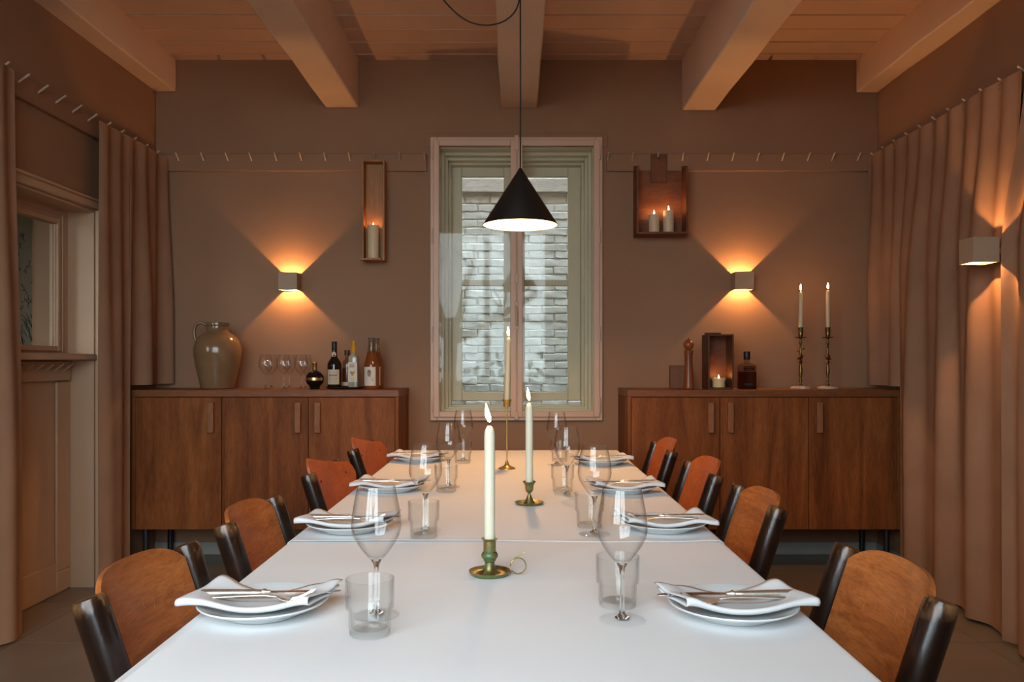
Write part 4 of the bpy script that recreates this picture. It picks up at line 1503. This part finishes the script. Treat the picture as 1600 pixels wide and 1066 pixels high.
pmill = thing('pepper_mill', 'tall turned wooden pepper mill with round head', 'pepper mill', SB(1076, 4.80))
MB().lathe([(0, 0), (0.029, 0), (0.0305, 0.004), (0.030, 0.012), (0.0265, 0.05), (0.0235, 0.10), (0.0215, 0.15), (0.0225, 0.19), (0.0255, 0.218), (0.0262, 0.222), (0.020, 0.2235), (0, 0.2235)], 40).build('mill_body', 'mill_wood', pmill)
hd = [(0.012, 0.2235), (0.014, 0.226)]
for k in range(1, 12):
    a = R(-62 + 147 * k / 11)
    hd.append((0.0305 * math.cos(a), 0.256 + 0.0305 * math.sin(a)))
hd += [(0, 0.2865)]
MB().lathe([(0, 0.2235)] + hd, 40).build('mill_head', 'mill_wood', pmill)
MB().lathe([(0, 0.286), (0.0055, 0.286), (0.006, 0.289), (0.0035, 0.292), (0.0035, 0.296), (0, 0.298)], 16).build('finial', 'brass_dark', pmill)


def crate(loc, w, h, d, t_, mat, name, label, rz=0.0, top=True, inner=None):
    c = thing(name, label, 'wooden box', loc, rz)
    box(-w / 2, w / 2, -0.012, 0, 0, h).build('back_board', inner or mat, c, bevel=0.001)
    box(-w / 2, -w / 2 + t_, -d, -0.012, 0, h).build('side_board', mat, c, bevel=0.0015)
    box(w / 2 - t_, w / 2, -d, -0.012, 0, h).build('side_board', mat, c, bevel=0.0015)
    box(-w / 2 + t_, w / 2 - t_, -d, -0.012, 0, t_).build('bottom_board', mat, c, bevel=0.0015)
    if top:
        box(-w / 2 + t_, w / 2 - t_, -d, -0.012, h - t_, h).build('top_board', mat, c, bevel=0.0015)
    return c


c = crate((1.178, 4.90, CT + 0.0005), 0.148, 0.316, 0.16, 0.009, 'dark_crate', 'upright_wooden_crate', 'dark upright wooden crate holding a lit stub candle', 0.0, True, 'red_wood')
c.name = 'wooden_crate'
box(-0.084, 0.0, -0.162, -0.11, 0.3165, 0.325).build('lid_strip', 'dark_crate', c, bevel=0.001)
candle((1.182, 4.81, CT + 0.010), 0.04, 0.05, 'short melted stub candle glowing inside the upright crate', s=0.85, taper=False, wax='glowing_wax',
       melt=[(0, 0), (0.035, 0), (0.036, 0.004), (0.0355, 0.03), (0.039, 0.040), (0.0425, 0.047), (0.0415, 0.052), (0.036, 0.054), (0.031, 0.050), (0.022, 0.036), (0, 0.033)])

# whiskey bottle
b = thing('whiskey_bottle', 'square dark amber bottle with black stopper beside the crate', 'bottle', SB(1167, 4.80))
sq = lambda a, z: 1 / max(abs(math.cos(a)), abs(math.sin(a))) ** 0.8
MB().lathe([(0, 0), (0.044, 0), (0.046, 0.004), (0.046, 0.100), (0, 0.100)], 48, wob=sq).build('whiskey', 'whiskey', b)
MB().lathe([(0.0464, 0.001), (0.0466, 0.128), (0.044, 0.139), (0.036, 0.145), (0.020, 0.152), (0.0145, 0.158), (0.0140, 0.178)], 48, wob=lambda a, z: sq(a, z) if z < 0.142 else 1).build('glass_body', 'bottle_glass', b)
MB().lathe([(0, 0.170), (0.0180, 0.170), (0.0190, 0.172), (0.0190, 0.214), (0.0175, 0.217), (0, 0.217)], 28).build('stopper', 'metal_black', b)
lb = box(-0.032, 0.032, -0.0480, -0.0474, 0.106, 0.132).build('embossed_label', 'whiskey', b)
for (z0, n, w) in ((0.122, 7, 0.028), (0.111, 5, 0.018)):
    for q in range(n):
        a = lerp(-w, w, q / n)
        box(a, a + 2 * w / n * 0.6, -0.0486, -0.0480, z0, z0 + 0.005).build('print_mark', 'cap_brown', lb)
box(-0.026, 0.020, -0.0482, -0.0472, 0.022, 0.034).build('paper_label', 'metal_black', b)
box(0.0474, 0.0480, -0.03, 0.01, 0.012, 0.1).build('tax_strip', 'label_white', b)

# brass candlesticks on marble feet
stick = [(0, 0.018), (0.012, 0.018), (0.011, 0.022), (0.006, 0.028), (0.0055, 0.036), (0.0095, 0.040), (0.0095, 0.044), (0.0055, 0.049), (0.006, 0.058), (0.0095, 0.078), (0.0105, 0.096), (0.0080, 0.118), (0.0055, 0.130), (0.009, 0.136), (0.012, 0.141),
         (0.0085, 0.147), (0.0065, 0.152), (0.0110, 0.160), (0.0150, 0.166), (0.0100, 0.174), (0.0070, 0.185), (0.0055, 0.20), (0.0052, 0.232), (0.0085, 0.237), (0.0085, 0.241), (0.0055, 0.246), (0.0055, 0.258), (0.007, 0.262),
         (0.031, 0.266), (0.033, 0.269), (0.030, 0.2695), (0.010, 0.268), (0.012, 0.276), (0.0145, 0.286), (0.0125, 0.292), (0.0145, 0.298), (0.0150, 0.316), (0.0165, 0.320), (0.0115, 0.3195), (0.0110, 0.300), (0, 0.30)]
pos = [(1251, 'beside the whiskey bottle', 0.232), (1293.5, 'beside the right curtain', 0.240)]
for k, (px, w, hc) in enumerate(pos):
    L = SB(px, 4.80)
    sgn = -1 if k else 1
    st = thing('candlestick', f'tall turned brass candlestick with green leaves on marble foot, {w}', 'candlestick', L, 0.2 * k, 'brass candlesticks on the right sideboard')
    MB().lathe([(0, 0), (0.058, 0), (0.060, 0.002), (0.060, 0.008), (0.054, 0.012), (0.030, 0.016), (0.014, 0.0185), (0, 0.019)], 8, wob=lambda a, z: 1 + 0.04 * math.sin(3 * a)).build('marble_foot', 'marble', st, bevel=0.001, angle=20)
    MB().lathe([(r, z * 1.125 - 0.002) for r, z in stick], 28).build('turned_stem', 'brass_dark', st)
    rd = random.Random(30 + k)
    for q in range(6):
        a = rd.uniform(0, 6.28)
        z = 0.175 + 0.014 * q
        r0 = 0.008
        px0 = Vector((r0 * math.cos(a), r0 * math.sin(a), z))
        dirv = Vector((math.cos(a), math.sin(a), rd.uniform(-0.3, 0.9))).normalized()
        MB().tube([px0, px0 + dirv * 0.006, px0 + dirv * 0.012, px0 + dirv * 0.017], [0.002, 0.0052, 0.0042, 0.0008], 8).build('cast_leaf', 'brass_green' if q % 2 else 'brass_dark', st)
    candle((L[0], L[1], L[2] + 0.300 * 1.125 - 0.002), 0.0112, hc, f'slim lit taper candle in the brass candlestick {w}', s=0.95, group='tapers in the brass candlesticks')

# ------------------------------------------------------------------ boxes hanging on the back wall
pc = crate((-0.857, YB - 0.026, 1.790), 0.136, 0.606, 0.085, 0.011, 'pine', 'wooden_candle_box', 'narrow pine candle box hanging from the peg rail beside the window')
box(-0.078, 0.050, -0.125, -0.085, 0.0, 0.011).build('front_ledge', 'pine', pc, bevel=0.001)
m = MB()
poly = [(0.026 * math.cos(R(a)), 0.026 * math.sin(R(a))) for a in range(0, 181, 15)]
m.prism(poly, lambda a, b_, t_: (a, -0.012 + t_, 0.606 + b_), 0, 0.011).build('hanging_tab', 'pine', pc)
MB().tube([(0, -0.013, 0.615), (0, -0.016, 0.615)], 0.008, 14).build('hole_shade_disc', 'hole_shade_paint', pc)  # dark disc on the tab, painted shade of a hole
for sgn in (-1, 1):
    MB().tube([(0.016 * sgn, -0.0125, 0.565), (0.016 * sgn, -0.0145, 0.565)], 0.005, 12).build('screw', 'brass_dark', pc)
candle((-0.860, YB - 0.026 - 0.062, 1.8015), 0.035, 0.203, 'thick cream pillar candle in the pine box beside the window', s=0.55, taper=False)

rc = crate((0.870, YB - 0.026, 1.942), 0.306, 0.405, 0.145, 0.013, 'red_wood', 'wooden_candle_box', 'wide red-brown candle box with two lit candles hanging from the peg rail', 0.0, False)
for sgn in (-1, 1):
    poly = [(-0.145, 0.404), (-0.012, 0.404), (-0.012, 0.43), (-0.05, 0.424)]
    MB().prism(poly, lambda a, b_, t_: (sgn * 0.1465 + t_, a, b_), -0.0065, 0.0065).build('side_tip', 'red_wood', rc)
tb2 = box(-0.047, 0.047, -0.024, -0.0125, 0.33, 0.505).build('hanging_tab', 'red_wood', rc, bevel=0.001)
MB().tube([(0.0, -0.0245, 0.352), (0.0, -0.0275, 0.352)], 0.006, 12).build('screw', 'brass_dark', tb2)
MB().tube([(0.0, -0.0245, 0.475), (0.0, -0.026, 0.475)], 0.007, 12).build('hole_shade_disc', 'hole_shade_paint', tb2)  # no hole cut; its darkness is this disc's colour
for (x, h, w, s_) in ((0.838, 0.112, 'shorter of the two pillar candles in the wide red-brown box', 0.75), (0.925, 0.135, 'taller of the two pillar candles in the wide red-brown box', 0.85)):
    candle((x - 0.007, YB - 0.026 - 0.08, 1.9555), 0.0325, h, w, s=s_, taper=False, group='pillar candles in the red-brown box')

# ------------------------------------------------------------------ garden behind the viewer (seen as a reflection in the window)
tr = thing('garden_tree', 'knobbly bare-limbed tree outside, mirrored in the window pane', 'tree', (-1.15, -4.6, -0.2))
rd = random.Random(12)
m = MB()
m.tube([(0, 0, 0), (0.04, 0, 0.6), (-0.03, 0, 1.2), (0.0, 0, 1.9)], [0.17, 0.14, 0.12, 0.13], 12)
m.build('trunk', 'bark', tr)
for (dx, dz, z0) in ((0.9, 0.55, 1.75), (1.5, 0.75, 1.85), (-0.7, 0.7, 1.8), (-0.4, 1.1, 1.85), (0.35, 1.2, 1.9)):
    p0 = Vector((0, 0, z0))
    p1 = p0 + Vector((dx * 0.45, rd.uniform(-0.2, 0.2), dz * 0.3))
    p2 = p0 + Vector((dx * 0.8, rd.uniform(-0.2, 0.2), dz * 0.75))
    p3 = p0 + Vector((dx, rd.uniform(-0.2, 0.2), dz))
    br = MB().tube([p0, p1, p2, p3], [0.09, 0.07, 0.055, 0.075], 10).build('branch', 'bark', tr)
    for q in range(4):
        e = p3 + Vector((rd.uniform(-0.35, 0.35), rd.uniform(-0.2, 0.2), rd.uniform(0.2, 0.5)))
        MB().tube([p3, lerp(p3, e, 0.5) + Vector((0.04, 0, 0)), e], [0.03, 0.02, 0.008], 7).build('twig', 'bark', br)
hg = MB()
rd = random.Random(3)
for q in range(900):
    c_ = Vector((rd.uniform(-4.5, 3.5), rd.uniform(-6.6, -5.8), rd.uniform(-0.2, 1.0) * (1 if rd.random() < 0.8 else 1.4)))
    a = Vector((rd.uniform(-1, 1), rd.uniform(-1, 1), rd.uniform(-1, 1))).normalized() * 0.11
    b2 = a.orthogonal().normalized() * 0.07
    hg.add([c_ - a, c_ - b2, c_ + a, c_ + b2], [(0, 1, 2, 3)])
ho = hg.build('hedge_foliage', 'leaf_green')
ho['kind'] = 'stuff'
tag(ho, 'low green hedge foliage in the garden, mirrored in the window', 'hedge')
